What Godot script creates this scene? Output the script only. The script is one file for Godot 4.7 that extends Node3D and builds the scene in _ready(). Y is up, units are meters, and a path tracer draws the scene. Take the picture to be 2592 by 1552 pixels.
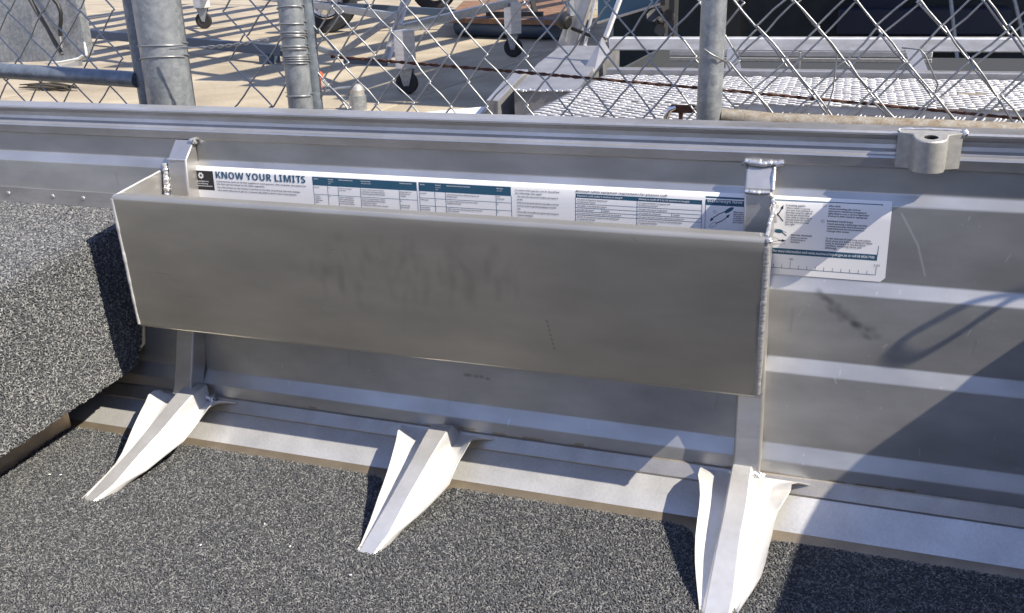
extends Node3D
# Inside of an open aluminium dinghy: side with a welded tray between two frames, floor ribs, carpet;
# behind it a chain link fence and a boat builder's yard. Metres, y up; x runs aft along the boat.

var M := {}
var used := {}
var smooth_group := 1
var rng := RandomNumberGenerator.new()
const GROUND := -0.85
const FLOOR := -0.683
const SUN := Vector3(-0.162, -0.165, -0.026)

# ------------------------------------------------------------------ nodes
func numbered(called: String) -> String:
	var n: int = used.get(called, 0)
	used[called] = n + 1
	return called if n == 0 else "%s_%03d" % [called, n]

func thing(called: String, label: String, category: String, at := Vector3.ZERO, group := "") -> Node3D:
	var o := Node3D.new()
	o.name = numbered(called)
	add_child(o)
	o.position = at
	o.set_meta("label", label)
	o.set_meta("category", category)
	if group:
		o.set_meta("group", group)
	return o

func mesh_of(s: SurfaceTool, mat: Material, normals := true) -> ArrayMesh:
	if normals:
		s.generate_normals()
	s.index()
	var m := s.commit()
	m.surface_set_material(0, mat)
	return m

# a part: its mesh is written in world coordinates; the node is shifted back by its parent's place
func part(called: String, s: SurfaceTool, mat: Material, parent: Node, normals := true) -> MeshInstance3D:
	var o := MeshInstance3D.new()
	o.name = called
	o.mesh = mesh_of(s, mat, normals)
	parent.add_child(o, true)
	if parent is MeshInstance3D:
		o.position = Vector3.ZERO
	elif parent != self:
		o.position = -(parent as Node3D).position
	return o

func setting(called: String, s: SurfaceTool, mat: Material) -> MeshInstance3D:
	var o := part(called, s, mat, self)
	o.set_meta("kind", "structure")
	o.set_meta("label", called.replace("_", " "))
	return o

func stuff(o: Node) -> Node:
	o.set_meta("kind", "stuff")
	return o

func weld_part(parent: Node, path: Array, r: float, pitch: float, wild := 0.15, called := "weld", m: Material = null) -> MeshInstance3D:
	var s := st()
	weld(s, path, r, pitch, wild)
	return part(called, s, m if m else M.weld, parent)

func st() -> SurfaceTool:
	var s := SurfaceTool.new()
	s.begin(Mesh.PRIMITIVE_TRIANGLES)
	return s

# ------------------------------------------------------------------ shapes
func tri(s: SurfaceTool, a: Vector3, b: Vector3, c: Vector3, g := -1) -> void:
	s.set_smooth_group(g)
	s.add_vertex(a); s.add_vertex(b); s.add_vertex(c)

func quad(s: SurfaceTool, a: Vector3, b: Vector3, c: Vector3, d: Vector3, g := -1) -> void:
	s.set_smooth_group(g)
	s.add_vertex(a); s.add_vertex(b); s.add_vertex(c)
	s.add_vertex(a); s.add_vertex(c); s.add_vertex(d)

func quad_uv(s: SurfaceTool, p: Array, uv: Array, g := -1) -> void:
	s.set_smooth_group(g)
	for k in [0, 1, 2, 0, 2, 3]:
		s.set_uv(uv[k])
		s.add_vertex(p[k])

func grid(s: SurfaceTool, rows: Array, closed := false, flat := false) -> void:
	smooth_group += 1
	for i in rows.size() - 1:
		var a = rows[i]
		var b = rows[i + 1]
		var n: int = a.size()
		for j in (n if closed else n - 1):
			var k := (j + 1) % n
			quad(s, a[j], b[j], b[k], a[k], -1 if flat else smooth_group)

func box(s: SurfaceTool, c: Vector3, size: Vector3, basis := Basis(), bevel := 0.0) -> void:
	var h := size / 2
	var e := minf(bevel, minf(h.x, minf(h.y, h.z)) * 0.9)
	if e <= 0.0:
		for ax in 3:
			for sg in [-1.0, 1.0]:
				var u := (ax + 1) % 3
				var v := (ax + 2) % 3
				var q := []
				for uv in [[-1, -1], [-1, 1], [1, 1], [1, -1]]:
					var p := Vector3.ZERO
					p[ax] = sg * h[ax]; p[u] = uv[0] * h[u] * sg; p[v] = uv[1] * h[v]
					q.append(c + basis * p)
				quad(s, q[0], q[1], q[2], q[3])
		return
	# chamfered: every corner has three points
	var pt := func(sx: float, sy: float, sz: float, ax: int) -> Vector3:
		var p := Vector3(sx * (h.x - e), sy * (h.y - e), sz * (h.z - e))
		p[ax] += e * [sx, sy, sz][ax]
		return c + basis * p
	for ax in 3:
		var u := (ax + 1) % 3
		var v := (ax + 2) % 3
		for sg in [-1.0, 1.0]:
			var q := []
			for uv in [[-1.0, -1.0], [-1.0, 1.0], [1.0, 1.0], [1.0, -1.0]]:
				var g := [0.0, 0.0, 0.0]
				g[ax] = sg; g[u] = uv[0] * sg; g[v] = uv[1]
				q.append(pt.call(g[0], g[1], g[2], ax))
			quad(s, q[0], q[1], q[2], q[3])
		for su in [-1.0, 1.0]:
			for sv in [-1.0, 1.0]:
				var lo := [0.0, 0.0, 0.0]
				lo[ax] = -1.0; lo[u] = su; lo[v] = sv
				var hi := lo.duplicate()
				hi[ax] = 1.0
				quad(s, pt.call(lo[0], lo[1], lo[2], u), pt.call(hi[0], hi[1], hi[2], u), pt.call(hi[0], hi[1], hi[2], v), pt.call(lo[0], lo[1], lo[2], v))
	for sx in [-1.0, 1.0]:
		for sy in [-1.0, 1.0]:
			for sz in [-1.0, 1.0]:
				tri(s, pt.call(sx, sy, sz, 0), pt.call(sx, sy, sz, 1), pt.call(sx, sy, sz, 2))

# a bar of rectangular section from a to b, w wide, t thick
func bar(s: SurfaceTool, a: Vector3, b: Vector3, w: float, t: float, up := Vector3.UP, bevel := 0.002) -> void:
	var z := (b - a).normalized()
	var x := up.cross(z)
	if x.length() < 0.01:
		x = Vector3.RIGHT.cross(z)
	x = x.normalized()
	box(s, (a + b) / 2, Vector3(w, t, a.distance_to(b)), Basis(x, z.cross(x), z), bevel)

func tube(s: SurfaceTool, pts: Array, r, n := 8, closed := false, caps := true) -> void:
	var rows := []
	var m := pts.size()
	var x := Vector3.ZERO
	for i in m:
		var p0: Vector3 = pts[(i - 1 + m) % m] if closed or i > 0 else pts[i]
		var p1: Vector3 = pts[(i + 1) % m] if closed or i < m - 1 else pts[i]
		var z := (p1 - p0).normalized()
		if i == 0:
			x = (Vector3.UP if absf(z.y) < 0.9 else Vector3.RIGHT).cross(z).normalized()
		else:
			x = (x - z * x.dot(z)).normalized()
		var y := z.cross(x)
		var rr: float = r[i] if r is Array else r
		var row := PackedVector3Array()
		for k in n:
			var a := TAU * k / n
			row.append(pts[i] + (x * cos(a) + y * sin(a)) * rr)
		rows.append(row)
	if closed:
		rows.append(rows[0])
	grid(s, rows, true)
	if caps and not closed:
		for e in [0, m - 1]:
			for k in n:
				tri(s, pts[e], rows[e][k], rows[e][(k + 1) % n])

func lathe(s: SurfaceTool, profile: Array, origin: Vector3, axis: Vector3, n := 20) -> void:
	var z := axis.normalized()
	var x := (Vector3.UP if absf(z.y) < 0.9 else Vector3.RIGHT).cross(z).normalized()
	var y := z.cross(x)
	for i in profile.size() - 1:
		var rows := []
		for q in [profile[i], profile[i + 1]]:
			var row := PackedVector3Array()
			for k in n:
				var a := TAU * k / n
				row.append(origin + z * q.y + (x * cos(a) + y * sin(a)) * maxf(q.x, 0.00001))
			rows.append(row)
		grid(s, rows, true)

# extrude a polygon given in the plane (u, v) along w
func prism(s: SurfaceTool, poly: Array, o: Vector3, u: Vector3, v: Vector3, w: Vector3, caps := true) -> void:
	var a := PackedVector3Array()
	var flat := PackedVector2Array()
	for p in poly:
		a.append(o + u * p.x + v * p.y)
		flat.append(p)
	var n := a.size()
	for i in n:
		var k := (i + 1) % n
		quad(s, a[i], a[k], a[k] + w, a[i] + w)
	if caps:
		var t := Geometry2D.triangulate_polygon(flat)
		for i in range(0, t.size(), 3):
			tri(s, a[t[i]], a[t[i + 1]], a[t[i + 2]])
			tri(s, a[t[i]] + w, a[t[i + 2]] + w, a[t[i + 1]] + w)

# a weld: overlapping coins along a path
func weld(s: SurfaceTool, path: Array, r: float, pitch: float, wild := 0.15) -> void:
	var c := Curve3D.new()
	for p in path:
		c.add_point(p)
	c.bake_interval = 0.002
	var L := c.get_baked_length()
	var n := maxi(2, int(L / pitch))
	var pts := []
	var rs := []
	for i in n:
		var k := r * (1.0 + rng.randf_range(-wild, wild))
		var off := Vector3(rng.randf_range(-1, 1), rng.randf_range(-1, 1), rng.randf_range(-1, 1)) * r * wild
		for f in [[0.04, 0.90 if r > 0.0043 else 0.95], [0.25, 0.98], [0.65, 1.0], [0.94, 0.975]]:
			pts.append(c.sample_baked(L * (i + f[0]) / n) + off)
			rs.append(k * f[1])
	tube(s, pts, rs, 9)

# ------------------------------------------------------------------ pictures
func noise_bytes(w: int, h: int, sd: int, freq: float, oct := 4, kind := FastNoiseLite.TYPE_SIMPLEX_SMOOTH) -> PackedByteArray:
	var n := FastNoiseLite.new()
	n.seed = sd
	n.noise_type = kind
	n.frequency = freq
	n.fractal_octaves = oct
	if kind == FastNoiseLite.TYPE_CELLULAR:
		n.cellular_return_type = FastNoiseLite.RETURN_CELL_VALUE
	var im := n.get_seamless_image(w, h)
	im.convert(Image.FORMAT_L8)
	return im.get_data()

func tex(w: int, h: int, bytes: PackedByteArray) -> ImageTexture:
	var im := Image.create_from_data(w, h, false, Image.FORMAT_RGB8, bytes)
	im.generate_mipmaps()
	return ImageTexture.create_from_image(im)

# two noises mixed and spread between two colours
func mixed(size: int, sd: int, f1: float, f2: float, share: float, lo: Color, hi: Color, sharp := 1.0, kind := FastNoiseLite.TYPE_SIMPLEX_SMOOTH) -> ImageTexture:
	var a := noise_bytes(size, size, sd, f1, 4, kind)
	var b := noise_bytes(size, size, sd + 7, f2, 3)
	var o := PackedByteArray()
	o.resize(size * size * 3)
	for i in size * size:
		var t := (a[i] * (1.0 - share) + b[i] * share) / 255.0
		t = clampf((t - 0.5) * sharp + 0.5, 0, 1)
		var c := lo.lerp(hi, t)
		o[i * 3] = int(c.r * 255); o[i * 3 + 1] = int(c.g * 255); o[i * 3 + 2] = int(c.b * 255)
	return tex(size, size, o)

func grey(v: float) -> Color:
	return Color(v, v, v)

func mat(albedo: Color, rough: float, metal := 0.0) -> StandardMaterial3D:
	var m := StandardMaterial3D.new()
	m.albedo_color = albedo.linear_to_srgb()
	m.roughness = rough
	m.metallic = metal
	return m

func with_tone(m: StandardMaterial3D, tone: Texture2D, rough: Texture2D, scale: Vector3) -> StandardMaterial3D:
	m.albedo_texture = tone
	if rough:
		m.roughness_texture = rough
		m.roughness = 1.0
	m.uv1_triplanar = true
	m.uv1_scale = scale
	return m

func make_materials() -> void:
	var tone := mixed(512, 3, 0.006, 0.06, 0.25, Color(0.86, 0.855, 0.84), Color(1, 1, 1), 1.3)
	var tone2 := mixed(512, 11, 0.012, 0.2, 0.4, Color(0.8, 0.8, 0.8), Color(1, 1, 1), 1.3)
	var rough := mixed(512, 21, 0.01, 0.15, 0.35, grey(0.28), grey(0.48), 1.2)
	var rough2 := mixed(256, 23, 0.02, 0.2, 0.35, grey(0.2), grey(0.42), 1.2)
	M.alu = with_tone(mat(Color(0.61, 0.60, 0.595), 0.42, 0.8), tone, rough, Vector3(1.6, 5, 1.6))
	M.alu_bright = with_tone(mat(Color(0.86, 0.86, 0.87), 0.42, 0.5), tone, rough, Vector3(3, 9, 3))
	M.alu_far = with_tone(mat(Color(0.66, 0.66, 0.66), 0.5, 0.5), tone2, rough, Vector3(2, 3, 2))
	M.weld = with_tone(mat(Color(0.82, 0.82, 0.83), 0.4, 0.75), tone2, rough, Vector3(20, 20, 20))
	M.cast = with_tone(mat(Color(0.5, 0.49, 0.46), 0.55, 0.6), tone2, null, Vector3(14, 14, 14))
	var spangle := mixed(512, 31, 0.05, 0.01, 0.4, Color(0.72, 0.74, 0.76), Color(1, 1, 1), 1.4, FastNoiseLite.TYPE_CELLULAR)
	M.galv = with_tone(mat(Color(0.40, 0.42, 0.44), 0.45, 0.55), spangle, rough, Vector3(5, 5, 5))
	M.galv_dark = with_tone(mat(Color(0.22, 0.25, 0.29), 0.55, 0.4), spangle, rough, Vector3(5, 5, 5))  # darker copy of galv; on the gate stile shade is in the colour
	M.cap = with_tone(mat(Color(0.76, 0.76, 0.77), 0.42, 0.62), tone, rough, Vector3(3, 9, 3))  # rib caps, greyer than the wings: mirrored sky put into the colour
	M.wire = mat(Color(0.30, 0.31, 0.32), 0.4, 0.65)
	M.bottom = with_tone(mat(Color(0.31, 0.262, 0.20), 0.40, 0.55), tone2, rough, Vector3(3, 3, 3))
	M.floor = with_tone(mat(Color(0.68, 0.53, 0.36), 0.6, 0.1), tone2, null, Vector3(4, 4, 4))
	M.deck = with_tone(mat(Color(0.27, 0.26, 0.245), 0.45, 0.85), tone2, rough, Vector3(2, 3, 2))
	M.pod = with_tone(mat(Color(0.46, 0.46, 0.47), 0.5, 0.6), tone2, rough, Vector3(2, 3, 2))  # aluminium darkened, with the roof shade put into its colour
	var rusty := mixed(512, 41, 0.03, 0.14, 0.45, Color(0.60, 0.50, 0.38), Color(0.92, 0.93, 0.93), 1.4)
	M.rust_pipe = with_tone(mat(Color(0.50, 0.50, 0.48), 0.6, 0.25), rusty, null, Vector3(2.5, 4, 4))
	M.rust = mat(Color(0.09, 0.04, 0.025), 0.85, 0.1)
	var conc := mixed(1024, 51, 0.004, 0.09, 0.35, Color(0.78, 0.76, 0.72), Color(1, 0.99, 0.96), 1.5)
	M.concrete = with_tone(mat(Color(0.43, 0.382, 0.305), 0.9), conc, null, Vector3(0.3, 0.3, 0.3))
	M.rubber = mat(Color(0.018, 0.018, 0.02), 0.75)
	M.rubber_grey = mat(Color(0.06, 0.06, 0.062), 0.7)
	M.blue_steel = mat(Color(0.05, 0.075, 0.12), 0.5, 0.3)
	M.strip = with_tone(mat(Color(0.56, 0.52, 0.46), 0.42, 0.7), tone2, rough, Vector3(3, 3, 3))
	M.cockpit = mat(Color(0.045, 0.05, 0.056), 0.7, 0.2)
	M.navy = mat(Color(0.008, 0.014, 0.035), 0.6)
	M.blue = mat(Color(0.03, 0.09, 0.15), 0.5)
	M.dark = mat(Color(0.02, 0.022, 0.024), 0.8)
	M.black = mat(Color(0.012, 0.012, 0.013), 0.5)
	M.orange = mat(Color(0.62, 0.09, 0.02), 0.5)
	var ply := mixed(512, 61, 0.01, 0.05, 0.4, Color(0.6, 0.55, 0.5), Color(1, 0.95, 0.9), 1.5)
	M.ply = with_tone(mat(Color(0.30, 0.185, 0.115), 0.85), ply, null, Vector3(0.6, 0.6, 0.6))
	M.twig = mat(Color(0.06, 0.05, 0.035), 0.95)
	M.foam = mat(Color(0.72, 0.73, 0.72), 0.9)
	M.chrome = mat(Color(0.8, 0.8, 0.82), 0.15, 1.0)
	M.roof = mat(Color(0.3, 0.32, 0.33), 0.6, 0.3)
	M.wall = with_tone(mat(Color(0.035, 0.042, 0.042), 0.9), tone2, null, Vector3(1, 1, 1))  # near black, with the shade inside the shed in its colour
	M.carpet_base = mat(Color(0.05, 0.052, 0.056), 1.0)
	M.tuft = mat(Color(1, 1, 1), 1.0)
	M.tuft.vertex_color_use_as_albedo = true
	M.vinyl = mat(Color(0.88, 0.88, 0.89), 0.4)
	M.teal = mat(Color(0.025, 0.10, 0.17), 0.5)
	M.ink = mat(Color(0.03, 0.035, 0.06), 0.6)
	M.ink_soft = mat(Color(0.03, 0.035, 0.06), 0.6)
	M.paper = mat(Color(0.80, 0.80, 0.83), 0.5)
	M.logo = mat(Color(0.025, 0.025, 0.028), 0.5)
	M.dirt = mat(Color(0.35, 0.24, 0.1), 0.9)

# marks on the hull plate and on the tray front, over the plain metal tone
func marked(w: int, h: int, sd: int, lo: float, sx: float, sy: float) -> Image:
	var n := FastNoiseLite.new()
	n.seed = sd
	n.frequency = 1.0
	n.fractal_octaves = 4
	var im := Image.create(w, h, false, Image.FORMAT_RGB8)
	for y in h:
		for x in w:
			var v := n.get_noise_2d(x * sx, y * sy) * 0.5 + 0.5
			var f := n.get_noise_2d(x * 0.15 + 900.0, y * 0.02) * 0.5 + 0.5
			v = lo + (1.0 - lo) * clampf(v * 0.80 + f * 0.05 + (n.get_noise_2d(x * 0.012 + 50.0, y * 0.55) * 0.5 + 0.5) * 0.07, 0, 1)
			im.set_pixel(x, y, Color(v, v, v * 0.985))
	return im

func stroke(im: Image, pts: Array, r: float, c: Color, alpha: float) -> void:
	for i in pts.size() - 1:
		var a: Vector2 = pts[i]
		var b: Vector2 = pts[i + 1]
		var n := int(a.distance_to(b) / maxf(r * 0.5, 0.5)) + 1
		for k in n + 1:
			var p := a.lerp(b, float(k) / n)
			for dy in range(-int(r) - 1, int(r) + 2):
				for dx in range(-int(r) - 1, int(r) + 2):
					var d := Vector2(dx, dy).length()
					var x := int(p.x) + dx
					var y := int(p.y) + dy
					if d <= r + 0.5 and x >= 0 and y >= 0 and x < im.get_width() and y < im.get_height():
						var t := alpha * clampf(1.0 - d / (r + 0.5), 0, 1)
						im.set_pixel(x, y, im.get_pixel(x, y).lerp(c, t))

# ------------------------------------------------------------------ the boat's side
const PROFILE: Array[Vector2] = [Vector2(-0.2425, 0.0), Vector2(-0.2770, 0.0), Vector2(-0.2898, 0.0074), Vector2(-0.385, 0.010), Vector2(-0.400, 0.020), Vector2(-0.488, 0.026), Vector2(-0.505, 0.037), Vector2(-0.598, 0.052), Vector2(-0.617, 0.064), Vector2(-0.655, 0.072)]

func hull_z(y: float) -> float:
	for i in PROFILE.size() - 1:
		if y >= PROFILE[i + 1].x:
			var t := (PROFILE[i].x - y) / (PROFILE[i].x - PROFILE[i + 1].x)
			return lerpf(PROFILE[i].y, PROFILE[i + 1].y, clampf(t, 0, 1))
	return PROFILE[-1].y

func rounded_profile() -> Array[Vector2]:
	var out: Array[Vector2] = [PROFILE[0]]
	for i in range(1, PROFILE.size() - 1):
		var p := PROFILE[i]
		var a := p + (PROFILE[i - 1] - p).normalized() * 0.0018
		var b := p + (PROFILE[i + 1] - p).normalized() * 0.0018
		for t in [0.0, 0.33, 0.67, 1.0]:
			out.append(a.lerp(p, t).lerp(p.lerp(b, t), t))
	out.append(PROFILE[-1])
	return out

const X0 := -2.7
const X1 := 1.35
const BEAM := 1.5

func side(z: float, far: bool) -> float:
	return BEAM - z if far else z

func hull_sheet(far: bool) -> SurfaceTool:
	var s := st()
	smooth_group += 1
	var g := smooth_group
	var prof := rounded_profile()
	var xs := [X0, -1.9, -1.35, -0.9, -0.5, -0.1, 0.3, 0.8, X1]
	for i in prof.size() - 1:
		for k in xs.size() - 1:
			var p := []
			var uv := []
			for c in [[k, i], [k, i + 1], [k + 1, i + 1], [k + 1, i]]:
				var q := prof[c[1]]
				var x: float = xs[c[0]]
				p.append(Vector3(x, q.x, side(q.y, far)))
				uv.append(Vector2((x + 1.35) / 1.65, (-0.24 - q.x) / 0.42))
			quad_uv(s, p, uv, g)
	# outer skin 3 mm away, and its edges
	var rows := []
	for x in [X0, X1]:
		var row := PackedVector3Array()
		for q in prof:
			row.append(Vector3(x, q.x - 0.001, side(q.y - 0.003, far)))
		rows.append(row)
	grid(s, rows)
	return s

const GUNWALE: Array[Vector2] = [Vector2(-0.0035, -0.2410), Vector2(-0.0430, -0.2410), Vector2(-0.0430, -0.2055), Vector2(-0.0405, -0.2030), Vector2(0.0004, -0.2030), Vector2(0.0032, -0.2050), Vector2(0.0032, -0.2072), Vector2(0.0012, -0.2082), Vector2(-0.0020, -0.2092), Vector2(-0.0040, -0.2115), Vector2(-0.0047, -0.2135), Vector2(-0.0046, -0.2191), Vector2(-0.0035, -0.2237), Vector2(0.0006, -0.2272), Vector2(0.0012, -0.2298), Vector2(0.0047, -0.2310), Vector2(0.0057, -0.2334), Vector2(0.0047, -0.2446), Vector2(0.0032, -0.2461), Vector2(0.0006, -0.2461), Vector2(0.0006, -0.2441)]

func extrude_x(s: SurfaceTool, prof: Array, xa: float, xb: float, far := false, smooth := false) -> void:
	var a := PackedVector3Array()
	var b := PackedVector3Array()
	for q in prof:
		a.append(Vector3(xa, q.y, side(q.x, far)))
		b.append(Vector3(xb, q.y, side(q.x, far)))
	grid(s, [a, b], true, not smooth)
	var t := Geometry2D.triangulate_polygon(PackedVector2Array(prof))
	for e in [a, b]:
		for i in range(0, t.size(), 3):
			tri(s, e[t[i]], e[t[i + 1]], e[t[i + 2]])

func interp(l: Array, z: float) -> Vector2:
	# l: Vector3(x, y, z) with rising or falling z -> x, y at that z
	var up: bool = l[0].z < l[-1].z
	for i in l.size() - 1:
		var a: Vector3 = l[i] if up else l[l.size() - 1 - i]
		var b: Vector3 = l[i + 1] if up else l[l.size() - 2 - i]
		if z <= b.z or i == l.size() - 2:
			var t := clampf((z - a.z) / maxf(b.z - a.z, 1e-5), -0.2, 1.0)
			return Vector2(lerpf(a.x, b.x, t), lerpf(a.y, b.y, t))
	return Vector2.ZERO

# a floor rib: a flat cap on two webs, with sheet wings that curl up on both sides
func floor_rib(boat: Node3D, d: Dictionary, foot: bool) -> void:
	var zs := [0.313, 0.30, 0.283, 0.265, 0.245, 0.225, 0.205, 0.185, 0.165, 0.145, 0.128, 0.112]
	var left := []
	var right := []
	var cap := []
	var web_l := []
	var web_r := []
	for z in zs:
		var t: float = clampf((0.313 - z) / 0.2, 0, 1)
		var cl := interp(d.cl, z)
		var cr := interp(d.cr, z)
		var lo := interp(d.lo, z)
		var ro := interp(d.ro, z)
		var y := (cl.y + cr.y) / 2
		cl.y = y
		cr.y = y
		var depth := 0.004 + 0.022 * minf(t * 1.4, 1.0)
		var vy := y - depth
		cap.append(PackedVector3Array([Vector3(cl.x, y - 0.0015, z), Vector3(cl.x + 0.0015, y, z), Vector3(cr.x - 0.0015, y, z), Vector3(cr.x, y - 0.0015, z)]))
		web_l.append(PackedVector3Array([Vector3(cl.x, y - 0.0015, z), Vector3(cl.x - 0.003, vy, z)]))
		web_r.append(PackedVector3Array([Vector3(cr.x, y - 0.0015, z), Vector3(cr.x + 0.003, vy, z)]))
		var wl := maxf(cl.x - 0.003 - lo.x, 0.0005)
		var wr := maxf(ro.x - cr.x - 0.003, 0.0005)
		var lr := PackedVector3Array()
		var rr := PackedVector3Array()
		for k in 7:
			var f := k / 6.0
			var rise := f * 0.3 if f < 0.51 else 0.15 + (f - 0.5) * 1.7
			var wave := 0.0016 * sin(z * 75.0 + wl * 90.0) * t * f
			lr.append(Vector3(cl.x - 0.003 - wl * f, lerpf(vy, maxf(lo.y, vy), rise) + wave, z))
			rr.append(Vector3(cr.x + 0.003 + wr * f, lerpf(vy, maxf(ro.y, vy) - 0.004 * t, rise) - wave, z))
		left.append(lr)
		right.append(rr)
	# at the chine the sheets bend over onto the strip
	var last: int = zs.size() - 1
	for e in [[0.098, 0.0], [0.086, 0.35], [0.076, 1.0]]:
		var z: float = e[0]
		var k: float = e[1]
		var a := PackedVector3Array()
		var b := PackedVector3Array()
		for j in 7:
			var p: Vector3 = left[last][j]
			var q: Vector3 = right[last][j]
			a.append(Vector3(p.x, lerpf(p.y + 0.001, -0.6365, k), z))
			b.append(Vector3(q.x + 0.022 * k * j / 6.0, lerpf(q.y + 0.001, -0.6365, k), z))
		left.append(a)
		right.append(b)
		var c0: Vector3 = cap[last][0]
		var c3: Vector3 = cap[last][3]
		var y: float = c0.y + 0.0015 + (0.002 if foot else lerpf(0.002, -0.012, k))
		cap.append(PackedVector3Array([Vector3(c0.x, y - 0.0015, z), Vector3(c0.x + 0.0015, y, z), Vector3(c3.x - 0.0015, y, z), Vector3(c3.x, y - 0.0015, z)]))
		web_l.append(PackedVector3Array([Vector3(c0.x, y - 0.0015, z), Vector3(c0.x - 0.003, a[0].y, z)]))
		web_r.append(PackedVector3Array([Vector3(c3.x, y - 0.0015, z), Vector3(c3.x + 0.003, b[0].y, z)]))
	var s := st()
	grid(s, cap, false, true)
	quad(s, cap[0][0], cap[0][1], cap[0][2], cap[0][3])
	var rib := part("floor_rib", s, M.cap, boat)
	for w in [web_l, web_r]:
		s = st()
		grid(s, w)
		part("web", s, M.alu_bright, rib)
	for w in [left, right]:
		s = st()
		for half in [[0, 4], [3, 7]]:
			var rows := []
			for row in w:
				rows.append(row.slice(half[0], half[1]))
			grid(s, rows)
		var under := []
		for row in w:
			var r2 := PackedVector3Array()
			for p in row:
				r2.append(p - Vector3(0, 0.0022, 0))
			under.append(r2)
		grid(s, under)
		var edge := []
		for i in w.size():
			edge.append(PackedVector3Array([w[i][6], under[i][6]]))
		grid(s, edge)
		part("wing", s, M.alu_bright, rib)

func frame_rib(boat: Node3D, x_top: float, x_low: float, w: float) -> MeshInstance3D:
	# the front line of the frame, from under the gunwale to the floor rib
	var line: Array[Vector2] = [Vector2(0.0012, -0.2466), Vector2(0.0050, -0.2466), Vector2(0.0285, -0.2715), Vector2(0.0335, -0.325), Vector2(0.046, -0.40), Vector2(0.0585, -0.47), Vector2(0.0685, -0.53), Vector2(0.083, -0.58), Vector2(0.097, -0.622)]
	var rows := []
	var e := 0.0028
	for q in line:
		var t := clampf((-0.24 - q.y) / 0.38, 0, 1)
		var xc := lerpf(x_top, x_low, t)
		var zb := hull_z(q.y) + 0.0004
		var zf := maxf(q.x, zb + 0.0005)
		var ee := minf(e, (zf - zb) * 0.5)
		var row := PackedVector3Array()
		row.append(Vector3(xc - w / 2, q.y, zb))
		for k in 5:
			var a := PI / 2 * k / 4
			row.append(Vector3(xc - w / 2 + ee - ee * cos(a), q.y, zf - ee + ee * sin(a)))
		for k in 5:
			var a := PI / 2 * k / 4
			row.append(Vector3(xc + w / 2 - ee + ee * sin(a), q.y, zf - ee + ee * cos(a)))
		row.append(Vector3(xc + w / 2, q.y, zb))
		rows.append(row)
	var s := st()
	# lengthwise bands kept apart so that the flat faces stay flat
	for j in rows[0].size() - 1:
		for i in rows.size() - 1:
			quad(s, rows[i][j], rows[i + 1][j], rows[i + 1][j + 1], rows[i][j + 1], -1 if j in [0, 5, 10] else 0)
	return part("side_frame", s, M.alu, boat)

# ------------------------------------------------------------------ the printed sheet
var bold_font: SystemFont
var plain_font: SystemFont

func on_sheet(x: float, y: float, lift := 0.0) -> Vector3:
	return Vector3(x, y, hull_z(y) + 0.0006 + lift * 0.22)

# a line of lettering: left end x, baseline y, capital height h, stretched to width w (0: natural)
func letters(s: SurfaceTool, txt: String, x: float, y: float, h: float, w := 0.0, bold := false, narrow := 0.8) -> float:
	var t := TextMesh.new()
	t.font = bold_font if bold else plain_font
	t.font_size = 32
	t.pixel_size = 0.01
	t.depth = 0.0
	t.curve_step = 3.0
	t.text = txt
	var a := t.surface_get_arrays(0)
	if a.is_empty():
		return x
	var v: PackedVector3Array = a[Mesh.ARRAY_VERTEX]
	var lo := INF
	var hi := -INF
	for p in v:
		lo = minf(lo, p.x)
		hi = maxf(hi, p.x)
	var k := h / (0.32 * 0.714)
	var base := -INF
	var probe := TextMesh.new()
	probe.font = t.font
	probe.font_size = 32
	probe.pixel_size = 0.01
	probe.depth = 0.0
	probe.text = "H"
	base = probe.get_aabb().position.y
	var sx := k * narrow if w <= 0.0 else w / maxf(hi - lo, 0.001)
	var idx: PackedInt32Array = a[Mesh.ARRAY_INDEX] if a[Mesh.ARRAY_INDEX] != null else PackedInt32Array()
	s.set_smooth_group(0)
	var n := idx.size() if idx.size() else v.size()
	for i in n:
		var p := v[idx[i]] if idx.size() else v[i]
		s.add_vertex(on_sheet(x + (p.x - lo) * sx, y + (p.y - base) * k, 0.0014))
	return x + (hi - lo) * sx

func patch(s: SurfaceTool, x0: float, y0: float, x1: float, y1: float, lift: float) -> void:
	# flat print from (x0, y0) down to (x1, y1), following the plate
	var n := maxi(1, int(absf(y0 - y1) / 0.004))
	for i in n:
		var a := lerpf(y0, y1, float(i) / n)
		var b := lerpf(y0, y1, float(i + 1) / n)
		quad(s, on_sheet(x0, a, lift), on_sheet(x1, a, lift), on_sheet(x1, b, lift), on_sheet(x0, b, lift))

func line2(s: SurfaceTool, a: Vector2, b: Vector2, w: float, lift := 0.0006) -> void:
	var d := (b - a).normalized()
	var n := Vector2(-d.y, d.x) * w / 2
	quad(s, on_sheet(a.x + n.x, a.y + n.y, lift), on_sheet(b.x + n.x, b.y + n.y, lift), on_sheet(b.x - n.x, b.y - n.y, lift), on_sheet(a.x - n.x, a.y - n.y, lift))

func disc(s: SurfaceTool, c: Vector2, rx: float, ry: float, lift: float, turn := 0.0) -> void:
	for k in 14:
		var p := []
		for a in [TAU * k / 14, TAU * (k + 1) / 14]:
			p.append(c + Vector2(cos(a) * rx, sin(a) * ry).rotated(turn))
		tri(s, on_sheet(c.x, c.y, lift), on_sheet(p[0].x, p[0].y, lift), on_sheet(p[1].x, p[1].y, lift))

func ring(s: SurfaceTool, c: Vector2, rx: float, ry: float, w: float, turn := 0.0) -> void:
	for k in 16:
		var p := []
		for a in [TAU * k / 16, TAU * (k + 1) / 16]:
			p.append(c + Vector2(cos(a) * rx, sin(a) * ry).rotated(turn))
		line2(s, p[0], p[1], w)

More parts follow.
